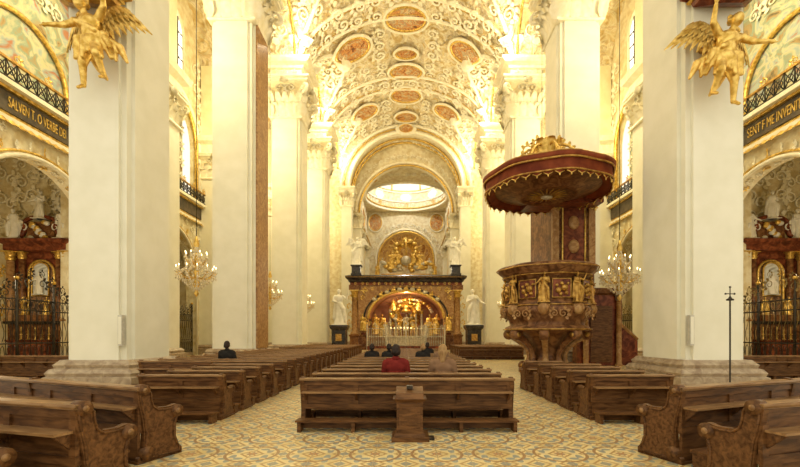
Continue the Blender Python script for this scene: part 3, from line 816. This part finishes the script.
for k in range(8):
    a=2*pi*k/8+pi/8
    mb.tube([(R*.99*math.cos(pi/2*q/12)*math.cos(a),cy+R*.99*math.cos(pi/2*q/12)*math.sin(a),31+6.1*math.sin(pi/2*q/12)) for q in range(12)],.14,'gold',6)
mb.obj('ceiling_dome')
for k in range(8):
    a=2*pi*k/8; d=Vector((math.cos(a),math.sin(a),0)); t=Vector((-d.y,d.x,0))
    mb=MB(); c0=Vector((0,cy,29.65))+d*7.38
    oval(mb,lambda u,v:c0+t*u+Vector((0,0,v)),1.0,.7,'window_glow','stucco_relief',.1)
    mb.obj('window_%d'%(k+1))
mb=MB(); P3=lambda u,t,w:(u,82.4+t,w)
arch_wall(mb,P3,-8.4,8.4,0,27.3,0,5.6,17.2,5.6,0,.6,'stucco',32)
archivolt(mb,P3,0,5.7,17.2,5.7,-.1,.2,'gold',0); archivolt(mb,P3,0,6.2,17.2,6.2,-.1,.2,'stucco_relief',0)
for s in (1,-1):
    oval(mb,lambda u,v:(s*6.3+u,82.2,24.8+v),1.3,1.6,'fresco','gold',.12)
for k in range(1,16):
    th=pi*k/16; scroll(mb,(6.9*math.cos(th),82.3,17.4+6.7*math.sin(th)),(math.cos(th),0,math.sin(th)),(-math.sin(th),0,math.cos(th)),(0,-1,0),.7,1)
mb.lathe([(5.9,0),(5.9,17.2)],(0,82.9,0),24,'stucco',a0=0,a1=pi)
mb.lathe([(5.9*math.cos(pi/2*k/12),17.2+5.9*math.sin(pi/2*k/12)) for k in range(13)],(0,82.9,0),24,'fresco_gold',a0=0,a1=pi)
for k in range(-2,3):
    oval(mb,lambda u,v:(k*2.1+u,87.6-.25*k*k,13+v),.75,1.4,'fresco_cool','gold',.1)
mb.obj('wall_apse')

# high altar
mb=MB(); Y=79
mb.rect([(.6,0),(.6,.3),(.3,.35),(.3,1.5),(.0,1.6),(0,8.5),(.3,8.7),(.4,9.2)],(0,Y,0),4.6,1.0,'marble_brown')
for x in (-4.6,-3.3,3.3,4.6): column(mb,(x,Y-1.2,1.6),.35,7.2,'marble_red')
mb.rect([(0,9.2),(.5,9.6),(.6,10),(.2,10.1),(.1,13.0),(.4,13.3),(.4,13.6)],(0,Y,0),4.4,.9,'gold_dark')
glory(mb,(0,Y+.1,18.0),4.4,'gold',44,3)
mb.ell((0,Y-.8,16.2),1.0,'silver',20,14)
mb.tube([(0,Y-.8,17.2),(0,Y-.8,20.8)],.16,'gold',6); mb.tube([(-1.1,Y-.8,19.8),(1.1,Y-.8,19.8)],.16,'gold',6)
for k in range(36):
    a=k*2.4; q=1.7+2.8*random.random()
    mb.ell((q*1.3*math.cos(a),Y-.7+.2*math.sin(k),14.2+1.5*abs(math.sin(a*1.7))),(.6,.45,.42),'gold' if k%3 else 'silver',9,6)
for s in (1,-1):
    mb.merge(remat(RA,'gold'),T(s*2.7,Y-.8,14.6,3.4,0,s)); mb.merge(remat(RB,'silver'),T(s*4.5,Y-.6,13.6,3.2,0,s))
    mb.merge(remat(RB,'gold'),T(s*5.6,Y-.6,13.2,2.4,0,s)); mb.merge(remat(RA,'gold'),T(s*1.5,Y-1.0,15.6,2.2,0,s))
mb.obj('high_altar')

# ------------------------------------------------------------------ miracle altar shrine
mb=MB(); Y=46.0
for s in (1,-1):
    for (x,yy) in ((5.9,Y),(4.9,Y+.35),(5.9,Y+4)):
        mb.rect([(.12,0),(.12,.25),(.0,.3),(.0,1.5),(.1,1.6),(.1,1.75)],(s*x,yy,0),.5,.5,'marble_brown')
        column(mb,(s*x,yy,1.75),.36,5.1,'marble_tan' if yy==Y else 'marble_red')
    for k in range(5): scroll(mb,(s*6.5,Y+.3,2.2+k*.95),(s,0,0),(0,0,1),(0,-1,0),.42,1 if k%2 else -1,'gold')
    mb.box(min(s*4.5,s*5.4),max(s*4.5,s*5.4),Y+.7,Y+4.4,0,7.2,'marble_brown')
    mb.box(min(s*5.2,s*6.5),max(s*5.2,s*6.5),Y-.5,Y+.6,6.85,7.4,'marble_brown')
    mb.merge(remat(RA if s>0 else RB,'gold'),T(s*4.9,Y-.15,2.2,1.9,0,s))
P4=lambda u,t,w:(u,Y+t,w)
arch_wall(mb,P4,-5.5,5.5,1.0,7.4,0,4.3,3.6,3.1,-.1,.5,'marble_tan',28,'pink_plaster')
archivolt(mb,P4,0,4.35,3.6,3.15,-.2,.16,'gold'); archivolt(mb,P4,0,4.8,3.6,3.45,-.15,.1,'marble_black')
for s in (1,-1):
    for (x,z,sz) in ((4.6,6.8,.45),(3.7,7.0,.3),(4.9,6.0,.35),(2.8,7.15,.22)): scroll(mb,(s*x,Y-.2,z),(s,0,0),(0,0,1),(0,-1,0),sz,1,'gold')
mb.box(-6.4,6.4,Y-.25,Y+4.6,7.4,7.75,'marble_red')
mb.rect([(0,7.7),(.2,7.8),(.25,8.0),(.5,8.15),(.55,8.4),(.3,8.5),(.2,8.55)],(0,Y+2.1,0),6.35,2.35,'marble_black')
mb.tube([(-6.8,Y-.75,8.28),(6.8,Y-.75,8.28)],.05,'gold_dark',5)
for k in range(18): scroll(mb,(-5.7+.67*k,Y-.3,7.58),(1,0,0),(0,0,1),(0,-1,0),.22,1 if k%2 else -1,'gold')
n=20; rs=[]
for yv in (Y+.5,Y+4.2): rs.append([(4.3*math.cos(pi*k/n),yv,3.6+3.1*math.sin(pi*k/n)) for k in range(n+1)])
mb.rings(rs,'pink_plaster',True,False,False)
mb.box(-4.5,4.5,Y+4.2,Y+4.5,0,7.2,'pink_plaster')
for k in range(11):
    x=-3.6+.72*k; z=3.9+3.05*math.sqrt(1-(x/4.6)**2)
    mb.ell((x,Y-.3,z),(.3,.2,.24),'gold' if k%2 else 'silver',9,6); mb.ell((x+.1,Y-.42,z+.28),.13,'gold',8,6)
glory(mb,(0,Y+2.9,4.5),3.0,'gold',44,5)
for s in (1,-1):
    for x in (1.2,1.9): column(mb,(s*x,Y+2.4,1.6),.15,3.0,'silver','gold')
    mb.merge(remat(RA,'gold'),T(s*2.9,Y+2.0,1.6,2.6,0,s)); mb.merge(remat(RB,'gold'),T(s*1.55,Y+2.2,4.6,1.5,0,s))
    mb.merge(remat(RB,'silver'),T(s*2.4,Y+1.6,1.5,1.8,0,s)); mb.merge(remat(RA,'gold'),T(s*.8,Y+1.9,2.3,1.4,0,s))
    mb.merge(remat(RB,'gold'),T(s*3.6,Y+1.4,1.8,2.4,0,s))
mb.rect([(.2,0),(.2,.2),(0,.25),(0,1.3),(.1,1.4),(.1,1.6)],(0,Y+2.5,0),2.5,.6,'silver')
mb.merge(remat(RB,'silver'),T(0,Y+1.9,2.2,2.0))
mb.lathe([(.6,0),(.5,.3),(.32,.5),(.55,.65),(0,1.0)],(0,Y+2.0,4.4),12,'gold')
for k in range(46):
    a=k*2.4; q=.5+2.7*((k*.618)%1); mb.ell((q*math.cos(a),Y+2.3,4.2+.7*q*math.sin(a)),(.24,.2,.2),'gold' if k%3 else 'silver',8,6)
for k in range(12):
    x=-2.2+.4*k; mb.lathe([(.1,0),(.04,.1),(.04,.3),(.08,.34),(.03,.36),(.03,.85),(0,.9)],(x,Y+1.7,1.6),8,'gold'); mb.ell((x,Y+1.7,2.53),(.03,.03,.07),'flame',6,5)
for k in range(44):
    x=-4.3+.2*k; yv=Y-.75
    mb.lathe([(.06,0),(.025,.12),(.055,.45),(.025,.8),(.05,.95),(.025,1.1),(.02,2.0)],(x,yv,.45),8,'silver')
mb.box(-4.4,4.4,Y-.85,Y-.65,0,.45,'marble_red')
for z in (1.5,2.4): mb.box(-4.4,4.4,Y-.82,Y-.68,z,z+.07,'silver')
for k in range(20): scroll(mb,(-4.0+.42*k,Y-.78,2.75+.25*math.cos(k*1.2)),(1,0,0),(0,0,1),(0,-1,0),.3,1 if k%2 else -1,'gold' if k%3==0 else 'silver')
for x in (-4.4,-2.2,0,2.2,4.4): mb.box(x-.05,x+.05,Y-.84,Y-.66,0,2.9,'silver'); mb.ell((x,Y-.75,3.0),.13,'gold',8,6)
shrine=mb.obj('shrine_altar')
for s in (1,-1):
    mb=MB(); x=s*5.7
    mb.rect([(.1,8.56),(.1,8.7),(0,8.8),(0,9.5),(.12,9.6),(.12,9.7)],(x,Y+.1,0),.5,.5,'marble_black')
    mb.merge(RA,T(x,Y+.1,9.7,3.3,0,s)); wing(mb,(x+.2,Y+.3,12.2),(1,.3,0),(0,0,1),1.2,'white_marble'); wing(mb,(x-.2,Y+.3,12.2),(-1,.3,0),(0,0,1),1.2,'white_marble')
    mb.obj('shrine_angel',parent=shrine)
for s in (1,-1):
    mb=MB(); x=s*(6.9 if s>0 else 6.8); yv=41
    mb.rect([(.2,0),(.2,.35),(.05,.45),(0,.6),(0,2.2),(.1,2.3),(.2,2.5),(.2,2.7)],(x,yv,0),.7,.7,'marble_black')
    mb.box(x-.3,x+.3,yv-.72,yv-.70,1.1,1.8,'gold_dark')
    mb.merge(RB if s>0 else RA,T(x,yv,2.7,3.7,0,-s)); mb.obj('saint_statue')

# ------------------------------------------------------------------ pulpit
mb=MB(); cx,cyp=6.5,18.5
c=(cx,cyp,0)
def about(sx,sy,sz): return Matrix.Translation(c)@Matrix.Diagonal((sx,sy,sz,1))@Matrix.Translation((-cx,-cyp,0))
mb.M=about(.92,.92,.93)
mb.lathe([(1.35,0),(1.35,.18),(1.15,.22),(1.0,.35),(.72,.55),(.62,.9),(.75,1.3),(1.05,1.65),(1.5,1.95),(1.95,2.05)],c,48,'marble_brown',lobe=.03)
for k in range(8):
    a=2*pi*k/8+pi/8; d=Vector((math.cos(a),math.sin(a),0))
    pts=[];rad=[]
    for i in range(22):
        t=i/21
        r=1.05-.35*math.sin(pi*t)+.85*t**2.2; z=.15+1.75*t
        pts.append(Vector(c)+d*r+Vector((0,0,z))); rad.append(.19-.05*math.sin(pi*t))
    mb.tube(pts,rad,'marble_tan' if k%2 else 'marble_brown',8)
    for (r,z,sz) in ((1.15,.3,.22),(1.85,1.85,.26)):
        t=Vector((-d.y,d.x,0)); q=Vector(c)+d*r+Vector((0,0,z))
        mb.tube([q-t*.2,q+t*.2],sz,'marble_brown',14)
        mb.tube([q-t*.22,q+t*.22],sz*.45,'gold_dark',10)
mb.lathe([(1.9,2.0),(2.05,2.08),(2.0,2.2),(1.78,2.3),(1.82,2.5),(2.08,2.85),(2.12,3.05),(1.98,3.2),(2.05,3.28),(1.9,3.36),(1.86,4.5),(2.05,4.6),(2.1,4.7),(2.3,4.85),(2.38,5.05),(2.2,5.15),(1.7,5.15),(1.7,3.6),(.5,3.5)],c,64,'marble_brown',lobe=.025,cap=False)
for z,r in ((2.1,2.1),(3.22,2.05),(4.62,2.12),(4.98,2.42)):
    mb.tube([(cx+r*(1+.025*math.cos(8*2*pi*k/64))*math.cos(2*pi*k/64),cyp+r*(1+.025*math.cos(8*2*pi*k/64))*math.sin(2*pi*k/64),z) for k in range(64)],.03,'gold_dark',6,True)
for k in range(8):
    a=2*pi*k/8; d=Vector((math.cos(a),math.sin(a),0)); t=Vector((-d.y,d.x,0))
    q=Vector(c)+d*1.93+Vector((0,0,3.95))
    vs=[q+t*x+Vector((0,0,z))+d*.03 for x,z in ((-.42,-.42),(.42,-.42),(.42,.42),(-.42,.42))]
    mb.add(vs,[(0,1,2,3)],'marble_red'); mb.tube(vs,.04,'gold_dark',5,True)
    for (x,z,r) in ((-.15,-.1,.14),(.12,0,.17),(0,.2,.1),(.2,-.22,.1),(-.22,.12,.08),(-.05,-.28,.1),(.28,.2,.07)): mb.ell(q+t*x+Vector((0,0,z))+d*.04,(r,r,r),'gold_dark',9,6)
    scroll(mb,Vector(c)+d*2.13+Vector((0,0,2.8)),t,(0,0,1),d,.36,1,'marble_tan'); scroll(mb,Vector(c)+d*2.13-t*.4+Vector((0,0,2.8)),-t,(0,0,1),d,.3,1,'marble_tan')
    a2=a+pi/8; d2=Vector((math.cos(a2),math.sin(a2),0))
    p=Vector(c)+d2*2.02+Vector((0,0,3.3))
    mb.merge(remat(RB if k%2 else RA,'gold_dark'),T(p.x,p.y,p.z,1.4,a2+pi/2))
    mb.ell(p+Vector((0,0,-.25)),(.3,.3,.3),'marble_tan',10,6)
mb.M=None
mb.box(7.45,9.6,20.4,23.9,3.4,9.0,'marble_brown'); mb.box(7.3,9.75,20.2,23.9,3.2,3.6,'marble_red'); 
for x in (7.6,9.45): mb.box(x-.16,x+.16,20.28,20.5,5.2,8.6,'marble_tan'); scroll(mb,(x,20.25,8.2),(1,0,0),(0,0,1),(0,-1,0),.28,1,'gold')
mb.box(7.95,9.1,20.34,20.42,5.4,8.3,'marble_red'); 
mb.tube([(7.95,20.32,5.4),(9.1,20.32,5.4),(9.1,20.32,8.3),(7.95,20.32,8.3)],.05,'gold',5,True)
for z in (6.2,7.4): mb.ell((8.52,20.3,z),(.28,.1,.35),'marble_tan',10,8)
mb.box(cx-.5,9.6,cyp+.9,21.0,8.15,8.6,'marble_red')
mb.M=about(.93,.93,.965)
prof=[(.2,8.45),(1.2,8.5),(2.0,8.65),(2.6,8.75),(2.8,8.6),(2.98,8.52),(3.0,8.6),(2.92,9.0),(3.05,9.08),(3.1,9.25),(2.8,9.33),(2.2,9.42),(1.8,9.7),(1.2,9.9),(.6,10.2),(.25,10.4)]
mb.lathe(prof,c,64,'canopy_red',lobe=.02)
mb.lathe([(.25,8.42),(1.2,8.45),(1.3,8.35),(1.5,8.45),(2.5,8.7)],c,48,'marble_brown',cap=False)
for z,r,rd in ((9.04,3.03,.045),(8.55,2.99,.04),(9.32,2.98,.035)):
    mb.tube([(cx+r*(1+.02*math.cos(8*2*pi*k/64))*math.cos(2*pi*k/64),cyp+r*(1+.02*math.cos(8*2*pi*k/64))*math.sin(2*pi*k/64),z) for k in range(64)],rd,'gold_dark',6,True)
for k in range(40):
    a=2*pi*k/40; r=2.96*(1+.02*math.cos(8*a)); d=Vector((math.cos(a),math.sin(a),0)); t=Vector((-d.y,d.x,0)); q=Vector(c)+d*r+Vector((0,0,8.58))
    vs=[q-t*.22,q+t*.22,q+t*.19-Vector((0,0,.1)),q-Vector((0,0,.2)),q-t*.19-Vector((0,0,.1))]
    mb.add(vs,[(0,1,2,3,4)],'canopy_red'); mb.tube([vs[4],vs[3],vs[2]],.022,'gold',4); mb.ell(vs[3]-Vector((0,0,.04)),(.035,.035,.06),'gold',6,5)
for k in range(20):
    a=2*pi*k/20; mb.tube([(cx+.3*math.cos(a),cyp+.3*math.sin(a),8.4),(cx+1.0*math.cos(a),cyp+1.0*math.sin(a),8.42)],[.06,.01],'gold_dark',5)
mb.ell((cx,cyp,8.36),(.3,.2,.1),'silver')
for k in range(8):
    a=2*pi*k/8; d=Vector((math.cos(a),math.sin(a),0)); 
    mb.tube([Vector(c)+d*(1.9-1.6*t)+Vector((0,0,9.55+1.1*math.sin(pi/2*t)+.15*math.sin(pi*t))) for t in [i/8 for i in range(9)]],.07,'gold',6)
    scroll(mb,Vector(c)+d*1.6+Vector((0,0,9.85)),d,(0,0,1),Vector((-d.y,d.x,0)),.3,1,'gold')
    mb.leaf(Vector(c)+d*.5+Vector((0,0,10.3)),d,(0,0,1),.5,.8,'gold',.4)
for s in (-1,1):
    for q in (0,1): scroll(mb,(cx+s*(.45+.5*q),cyp-.2,10.8-.3*q),(s,0,0),(0,0,1),(0,-1,0),.45,1,'gold')
mb.lathe([(.1,10.4),(.3,10.6),(.2,10.9),(.28,11.0),(.1,11.2),(.0,11.35)],c,12,'gold')
mb.M=None
mb.prism([(9.9,0),(13.0,0),(13.0,1.4),(9.9,4.2)],lambda a,b,cc:(a,cc,b),22.45,22.6,'marble_red')
mb.prism([(9.7,0),(13.0,0),(13.0,.4),(9.7,3.3)],lambda a,b,cc:(a,cc,b),22.6,23.3,'marble_brown')
mb.tube([(13.0,22.5,1.45),(9.9,22.5,4.25)],.1,'marble_tan',8)
mb.box(9.6,11.9,22.05,22.45,0,3.9,'marble_red'); mb.rect([(0,3.9),(.15,4.0),(.2,4.25),(0,4.3)],(10.75,22.25,0),1.15,.25,'marble_brown')
for x in (9.85,11.65): column(mb,(x,21.9,0),.14,3.9,'marble_tan','marble_base')
mb.box(10.15,11.35,21.99,22.05,.2,3.3,'wood')
mb.obj('pulpit')

# ------------------------------------------------------------------ pews
END_P=[(-.13,0),(-.13,.07),(-.07,.12),(-.05,.35),(-.08,.6),(-.13,.80),(-.15,.92),(-.11,.99),(-.04,1.0),(.02,.95),(.03,.86),(.06,.74),(.14,.68),(.30,.67),(.42,.69),(.49,.66),(.50,.58),(.44,.52),(.41,.42),(.41,.25),(.46,.12),(.50,.08),(.50,0)]
def pew(w,volute=False,box=False,seat='wood_lit',zs=.93):
    mb=MB(); h=w/2; mb.M=Matrix.Diagonal((1,1,zs,1))
    PE=lambda a,b,cc:(cc,a,b)
    ends=[-h,h-.07] + ([-.035] if w>3 else [])
    for x in ends: mb.prism(END_P,PE,x,x+.07,'wood')
    for x in (-h-.012,h-.002):
        mb.tube([(x+.007,a*.86+.02,b*.88+.05) for a,b in END_P],.014,'wood',4,True)
    mb.box(-h+.05,h-.05,-.10,-.055,.40,.90,'wood')
    mb.box(-h-.02,h+.02,-.16,.0,.93,.975,'wood_lit')  # top rail in the lighter wood, its lit look is colour
    mb.tube([(-h-.02,-.15,.955),(h+.02,-.15,.955)],.022,'wood_lit',6)
    mb.box(-h+.03,h-.03,-.125,-.05,.84,.92,'wood'); mb.box(-h+.03,h-.03,-.125,-.05,.38,.47,'wood')
    n=max(2,int(w/.9))
    for k in range(n+1):
        x=-h+.07+(w-.14)*k/n; mb.box(x-.045,x+.045,-.122,-.08,.40,.90,'wood')
    mb.box(-h+.05,h-.05,-.06,.42,.43,.47,seat)
    mb.box(-h+.05,h-.05,.34,.38,.28,.43,'wood')
    mb.box(-h+.05,h-.05,-.30,-.09,.70,.725,'wood_lit')
    for k in range(n+1):
        x=-h+.10+(w-.2)*k/n; mb.prism([(-.29,.70),(-.10,.70),(-.10,.52)],PE,x-.02,x+.02,'wood')
    mb.box(-h+.0,h-.0,-.50,-.24,.19,.225,'wood')
    mb.box(-h+.04,h-.04,-.27,-.245,.03,.19,'wood')
    for k in range(n+1):
        x=-h+.06+(w-.12)*k/n; mb.box(x-.03,x+.03,-.48,-.26,0,.19,'wood')
    mb.box(-h,h,-.14,.50,0,.03,'wood')
    if box: mb.box(-h+.05,h-.05,-.11,-.07,.03,.42,'wood')
    if volute:
        for x0,x1 in ((-h-.03,-h+.10),(h-.10,h+.03)):
            mb.tube([(x0,.42,.60),(x1,.42,.60)],.085,'wood',16); mb.tube([(x0-.01,.42,.60),(x1+.01,.42,.60)],.035,'wood_lit',12)
            mb.tube([(x0,-.06,.93),(x1,-.06,.93)],.075,'wood',16); mb.tube([(x0-.01,-.06,.93),(x1+.01,-.06,.93)],.03,'wood_lit',12)
            mb.tube([(x0,-.02,.12),(x1,-.02,.12)],.09,'wood',16)
    return mb
p0=pew(3.9).obj('pew',loc=(.02,7.45,0)); CPM=p0.data
for i in range(1,17): place(CPM,'pew',loc=(.02,7.45+1.0*i,0))
ps=pew(1.65,box=True).obj('pew',loc=(-4.5,8.1,0)); SPM=ps.data
pl=pew(4.5,box=True).obj('pew',loc=(-5.95,12.4,0)); LPM=pl.data
for i in range(0,4):
    if i: place(SPM,'pew',loc=(-4.5,8.1+1.0*i,0))
    place(SPM,'pew',loc=(4.5,8.1+1.0*i,0))
for i in range(1,12): place(LPM,'pew',loc=(-5.95,12.4+1.0*i,0))
pew(1.1,box=True).obj('pew',loc=(4.2,12.3,0))
for i in range(0,8): place(LPM,'pew',loc=(-5.95,26.0+1.0*i,0)); 
for i in range(0,6): place(LPM,'pew',loc=(5.95,28.0+1.0*i,0))
def fg(xe,ye,xo,yo,extra=0):
    d=Vector((xo-xe,yo-ye,0)); L=d.length+extra; d.normalize(); c=Vector((xe,ye,0))+d*L/2
    ang=math.atan2(d.y,d.x)
    if xo<xe: ang=ang-pi
    return c,L,ang
for (xe,ye,xo,yo,ex) in ((-3.45,5.35,-7.2,6.9,1.0),(-3.2,4.05,-5.0,4.55,2.0),(3.55,5.35,7.3,6.8,1.0),(3.5,4.1,5.4,4.65,2.0)):
    c_,L,a=fg(xe,ye,xo,yo,ex)
    pew(L,True,True,zs=1.04).obj('pew',loc=c_,rot=(0,0,a))
c_,L,a=fg(-3.75,3.2,-5,3.6,1.5); pew(L,True,True,zs=1.0).obj('pew',loc=c_,rot=(0,0,a))
for s in (-1,1): place(LPM,'pew',loc=(s*14.3,15.5,0))

# offering box
mb=MB()
mb.box(-.29,.31,-.22,.30,0,.07,'wood'); mb.rect([(0,.07),(-.01,.12),(-.04,.14),(-.04,.62),(0,.66),(.02,.68)],(0,0,0),.25,.18,'wood')
mb.prism([(-.22,.68),(.2,.68),(.2,.84),(-.14,.77)],lambda a,b,c:(c,a,b),-.22,.22,'wood')
mb.box(-.17,.17,-.155,-.135,.2,.6,'wood'); mb.box(-.12,.12,-.165,-.15,.26,.54,'wood')
mb.box(-.05,.05,-.02,.10,.82,.87,'iron'); mb.box(.30,.40,-.1,.1,0,.03,'iron')
mb.obj('offering_box',loc=(.06,6.55,0))
# processional pole
mb=MB()
mb.lathe([(.22,0),(.22,.04),(.08,.1),(.03,.16),(.022,.3),(.022,2.75),(.05,2.78),(.02,2.85)],(0,0,0),12,'iron')
mb.tube([(0,0,2.85),(0,0,3.1)],.015,'iron',6); mb.tube([(-.12,0,2.92),(.12,0,2.92)],.014,'iron',6); mb.lathe([(.09,2.72),(.1,2.76),(.02,2.8)],(0,0,0),12,'iron')
for s in (1,-1): mb.ell((s*.13,0,2.92),.03,'iron',8,6)
mb.ell((0,0,3.12),.03,'iron',8,6)
mb.obj('processional_pole',loc=(9.6,11.85,0))

# chandeliers
def chandelier():
    mb=MB()
    mb.tube([(0,0,1.5),(0,0,24.2)],.018,'iron',5)
    mb.lathe([(.03,-1.5),(.12,-1.35),(.05,-1.2),(.16,-.9),(.06,-.6),(.12,-.3),(.05,0),(.1,.4),(.04,.8),(.14,1.1),(.03,1.5)],(0,0,0),12,'gold')
    def drop(p,r): 
        p=Vector(p); v=[p+Vector(q)*r for q in ((1,0,0),(0,1,0),(-1,0,0),(0,-1,0),(0,0,1.4),(0,0,-2))]
        mb.add(v,[(0,1,4),(1,2,4),(2,3,4),(3,0,4),(1,0,5),(2,1,5),(3,2,5),(0,3,5)],'crystal')
    for R_,z,n in ((.88,-.45,12),(.5,.25,8)):
        for k in range(n):
            a=2*pi*k/n; d=Vector((math.cos(a),math.sin(a),0))
            pts=[d*(R_*t)+Vector((0,0,z-.22*math.sin(pi*t)+.12*t)) for t in [i/8 for i in range(9)]]
            mb.tube(pts,.022,'gold',5); e=pts[-1]
            mb.lathe([(.02,0),(.09,.04),(.09,.06),(.02,.07)],e,8,'crystal'); mb.lathe([(.022,.06),(.022,.26)],e,6,'candle'); mb.ell(e+Vector((0,0,.31)),(.02,.02,.05),'flame',6,5)
            for i in (3,5,7,8): drop(pts[i]-Vector((0,0,.12)),.04)
            drop(pts[8]-Vector((0,0,.26)),.055)
            for i in range(1,13):
                t=i/13; q=Vector((0,0,1.15)).lerp(e,t)+Vector((0,0,-.38*math.sin(pi*t))); drop(q,.04)
            for i in range(1,9):
                t=i/9; q=e.lerp(Vector((0,0,-1.25)),t)+d*.12*math.sin(pi*t); drop(q,.045)
    return mb
ch=chandelier().obj('crystal_chandelier',loc=(-10.4,19.85,5.1))
for x,y,z in ((10.6,19.85,4.9),(-10.4,30.6,5.1),(-10.4,41.4,5.1),(10.4,41.4,5.1),(10.4,30.6,5.1)): place(ch.data,'crystal_chandelier',loc=(x,y,z))

# ------------------------------------------------------------------ people (seated, facing the altar, +Y)
def person(name,loc,coat,hair,sc_=1.0,long=False,rz=0):
    mb=MB()
    t=MB()
    t.ell((0,.0,.56),(.19,.16,.13),'x'); t.ell((0,-.02,.78),(.185,.125,.22),'x'); t.ell((0,-.03,.96),(.20,.12,.15),'x')
    t.cap((-.15,-.02,1.05),(.15,-.02,1.05),.085,.085); t.cap((0,-.02,1.06),(0,-.01,1.13),.085,.07)
    for s in (1,-1):
        t.cap((s*.20,-.02,1.03),(s*.25,.04,.76),.075,.06); t.cap((s*.25,.04,.76),(s*.12,.26,.66),.058,.042)
        t.cap((s*.10,.05,.55),(s*.12,.25,.55),.1,.09)
    mb.merge(fuse(t,.016,3,coat))
    t=MB()
    for s in (1,-1):
        t.cap((s*.10,.10,.54),(s*.12,.46,.53),.085,.065); t.cap((s*.12,.46,.53),(s*.13,.44,.13),.06,.042)
    t.ell((0,.05,.52),(.17,.13,.07),'x')
    mb.merge(fuse(t,.018,2,'trousers'))
    for s in (1,-1): mb.cap((s*.13,.43,.085),(s*.14,.60,.075),.052,.043,'coat_black')
    t=MB()
    for s in (1,-1):
        t.ell((s*.09,.31,.645),(.035,.045,.02),'x',10,8)
        for k in range(4):
            x=s*(.115-.018*k); L=(.05,.062,.066,.055)[k]
            t.cap((x,.34,.645),(x-s*.008,.34+L*.6,.638),.009,.0085,seg=6); t.cap((x-s*.008,.34+L*.6,.638),(x-s*.015,.34+L,.622),.0085,.007,seg=6)
        t.cap((s*.065,.30,.65),(s*.045,.345,.65),.011,.008,seg=6)
    mb.merge(fuse(t,.006,1,'skin'))
    t=MB()
    t.cap((0,-.015,1.08),(0,.0,1.20),.055,.052); t.ell((0,.01,1.285),(.075,.092,.115),'x',18,14); t.ell((0,.035,1.235),(.055,.06,.06),'x')
    t.cap((0,.095,1.285),(0,.113,1.262),.011,.015,seg=8); t.ell((0,.088,1.225),(.026,.014,.009),'x'); t.ell((0,.082,1.188),(.024,.02,.018),'x')
    for s in (1,-1): t.ell((s*.077,.0,1.275),(.012,.022,.032),'x',8,8); t.ell((s*.03,.086,1.308),(.02,.012,.008),'x',8,6)
    mb.merge(fuse(t,.008,2,'skin'))
    for s in (1,-1): mb.ell((s*.03,.094,1.29),(.012,.008,.007),'candle',8,6); mb.ell((s*.03,.101,1.29),(.005,.004,.005),'hair_dark',6,5)
    t=MB()
    t.ell((0,-.02,1.31),(.09,.098,.105),'x',18,14); t.ell((0,-.045,1.25),(.08,.07,.09),'x',16,12)
    if long: t.cap((0,-.07,1.24),(0,-.085,1.08),.075,.055)
    for k in range(9): 
        a=pi+pi*k/8; t.ell((.078*math.cos(a),-.02+.085*math.sin(a),1.26-.02*(k%2)),(.024,.024,.05),'x',8,6)
    mb.merge(fuse(t,.012,1,hair))
    mb.tube([(.075*math.cos(2*pi*k/16),-.015+.07*math.sin(2*pi*k/16),1.125) for k in range(16)],.022,coat,6,True)
    return mb.obj(name,loc=loc,rot=(0,0,rz),scale=(sc_,sc_,sc_))
person('seated_woman_in_red',(-.22,8.70,-.02),'coat_red','hair_dark',1.08)
person('seated_woman_in_beige',(.80,8.70,-.02),'coat_beige','hair_blond',1.08,True,-.15)
for nm,x,y,co,ha in (('seated_man_in_black',-1.25,14.70,'coat_black','hair_dark'),('seated_woman_in_black',-.62,14.70,'coat_black','hair_dark'),('seated_man_in_brown',.62,14.70,'coat_black','hair_blond'),
                  ('seated_worshipper',1.30,14.70,'coat_beige','hair_dark'),('seated_worshipper',.95,17.70,'coat_black','hair_dark')):
    person(nm,(x,y,-.02),co,ha)
person('seated_man_in_dark_coat',(-6.1,13.65,-.02),'coat_black','hair_dark',1.08)

# ------------------------------------------------------------------ lights
def pt(loc,e,col,r=.3,name='added_light'):  # point lights added for brightness, without any fixture
    l=bpy.data.lights.new(name,'POINT'); l.energy=e; l.color=col; l.shadow_soft_size=r
    o=bpy.data.objects.new(name,l); o.location=loc; sc.collection.objects.link(o)
warm=(1,.86,.57)
for i,y in enumerate(PY+[END]):
    for s in (-1,1):
        if i==0: continue
        pt((s*8.3,y-1.9 if i<4 else y-2.6,25.9),720,warm,.2)  # added near the capitals to brighten the vault
for i,yc in enumerate(bays):
    for s in (-1,1): pt((s*13.5,yc,18.5),1300,(1,.84,.48),.4)  # added in mid-air to brighten the upper aisle walls
for s in (-1,1):
    pt((s*22,20.5,5.5),430,(1,.84,.56))  # added inside the front chapels to brighten them
pt((0,74,30.5),1900,(.98,.97,.95),.6)  # added under the dome to whiten it
pt((0,84.5,10),600,warm); pt((0,62,12),650,warm); pt((0,46.6,5.9),280,(1,.76,.42),.15)  # added in apse, choir and shrine to lift their brightness
w=bpy.data.worlds.new('World'); sc.world=w; w.use_nodes=True
w.node_tree.nodes['Background'].inputs[0].default_value=(1,.92,.72,1); w.node_tree.nodes['Background'].inputs[1].default_value=1.25

cd=bpy.data.cameras.new('Camera'); cd.sensor_width=36; cd.lens=18.0; cd.shift_x=-6/800; cd.shift_y=101.5/800; cd.clip_end=300
co=bpy.data.objects.new('Camera',cd); co.location=(0,0,1.7); co.rotation_euler=(pi/2,0,0); sc.collection.objects.link(co); sc.camera=co
sc.view_settings.view_transform='Standard'
sc.view_settings.exposure=0.1
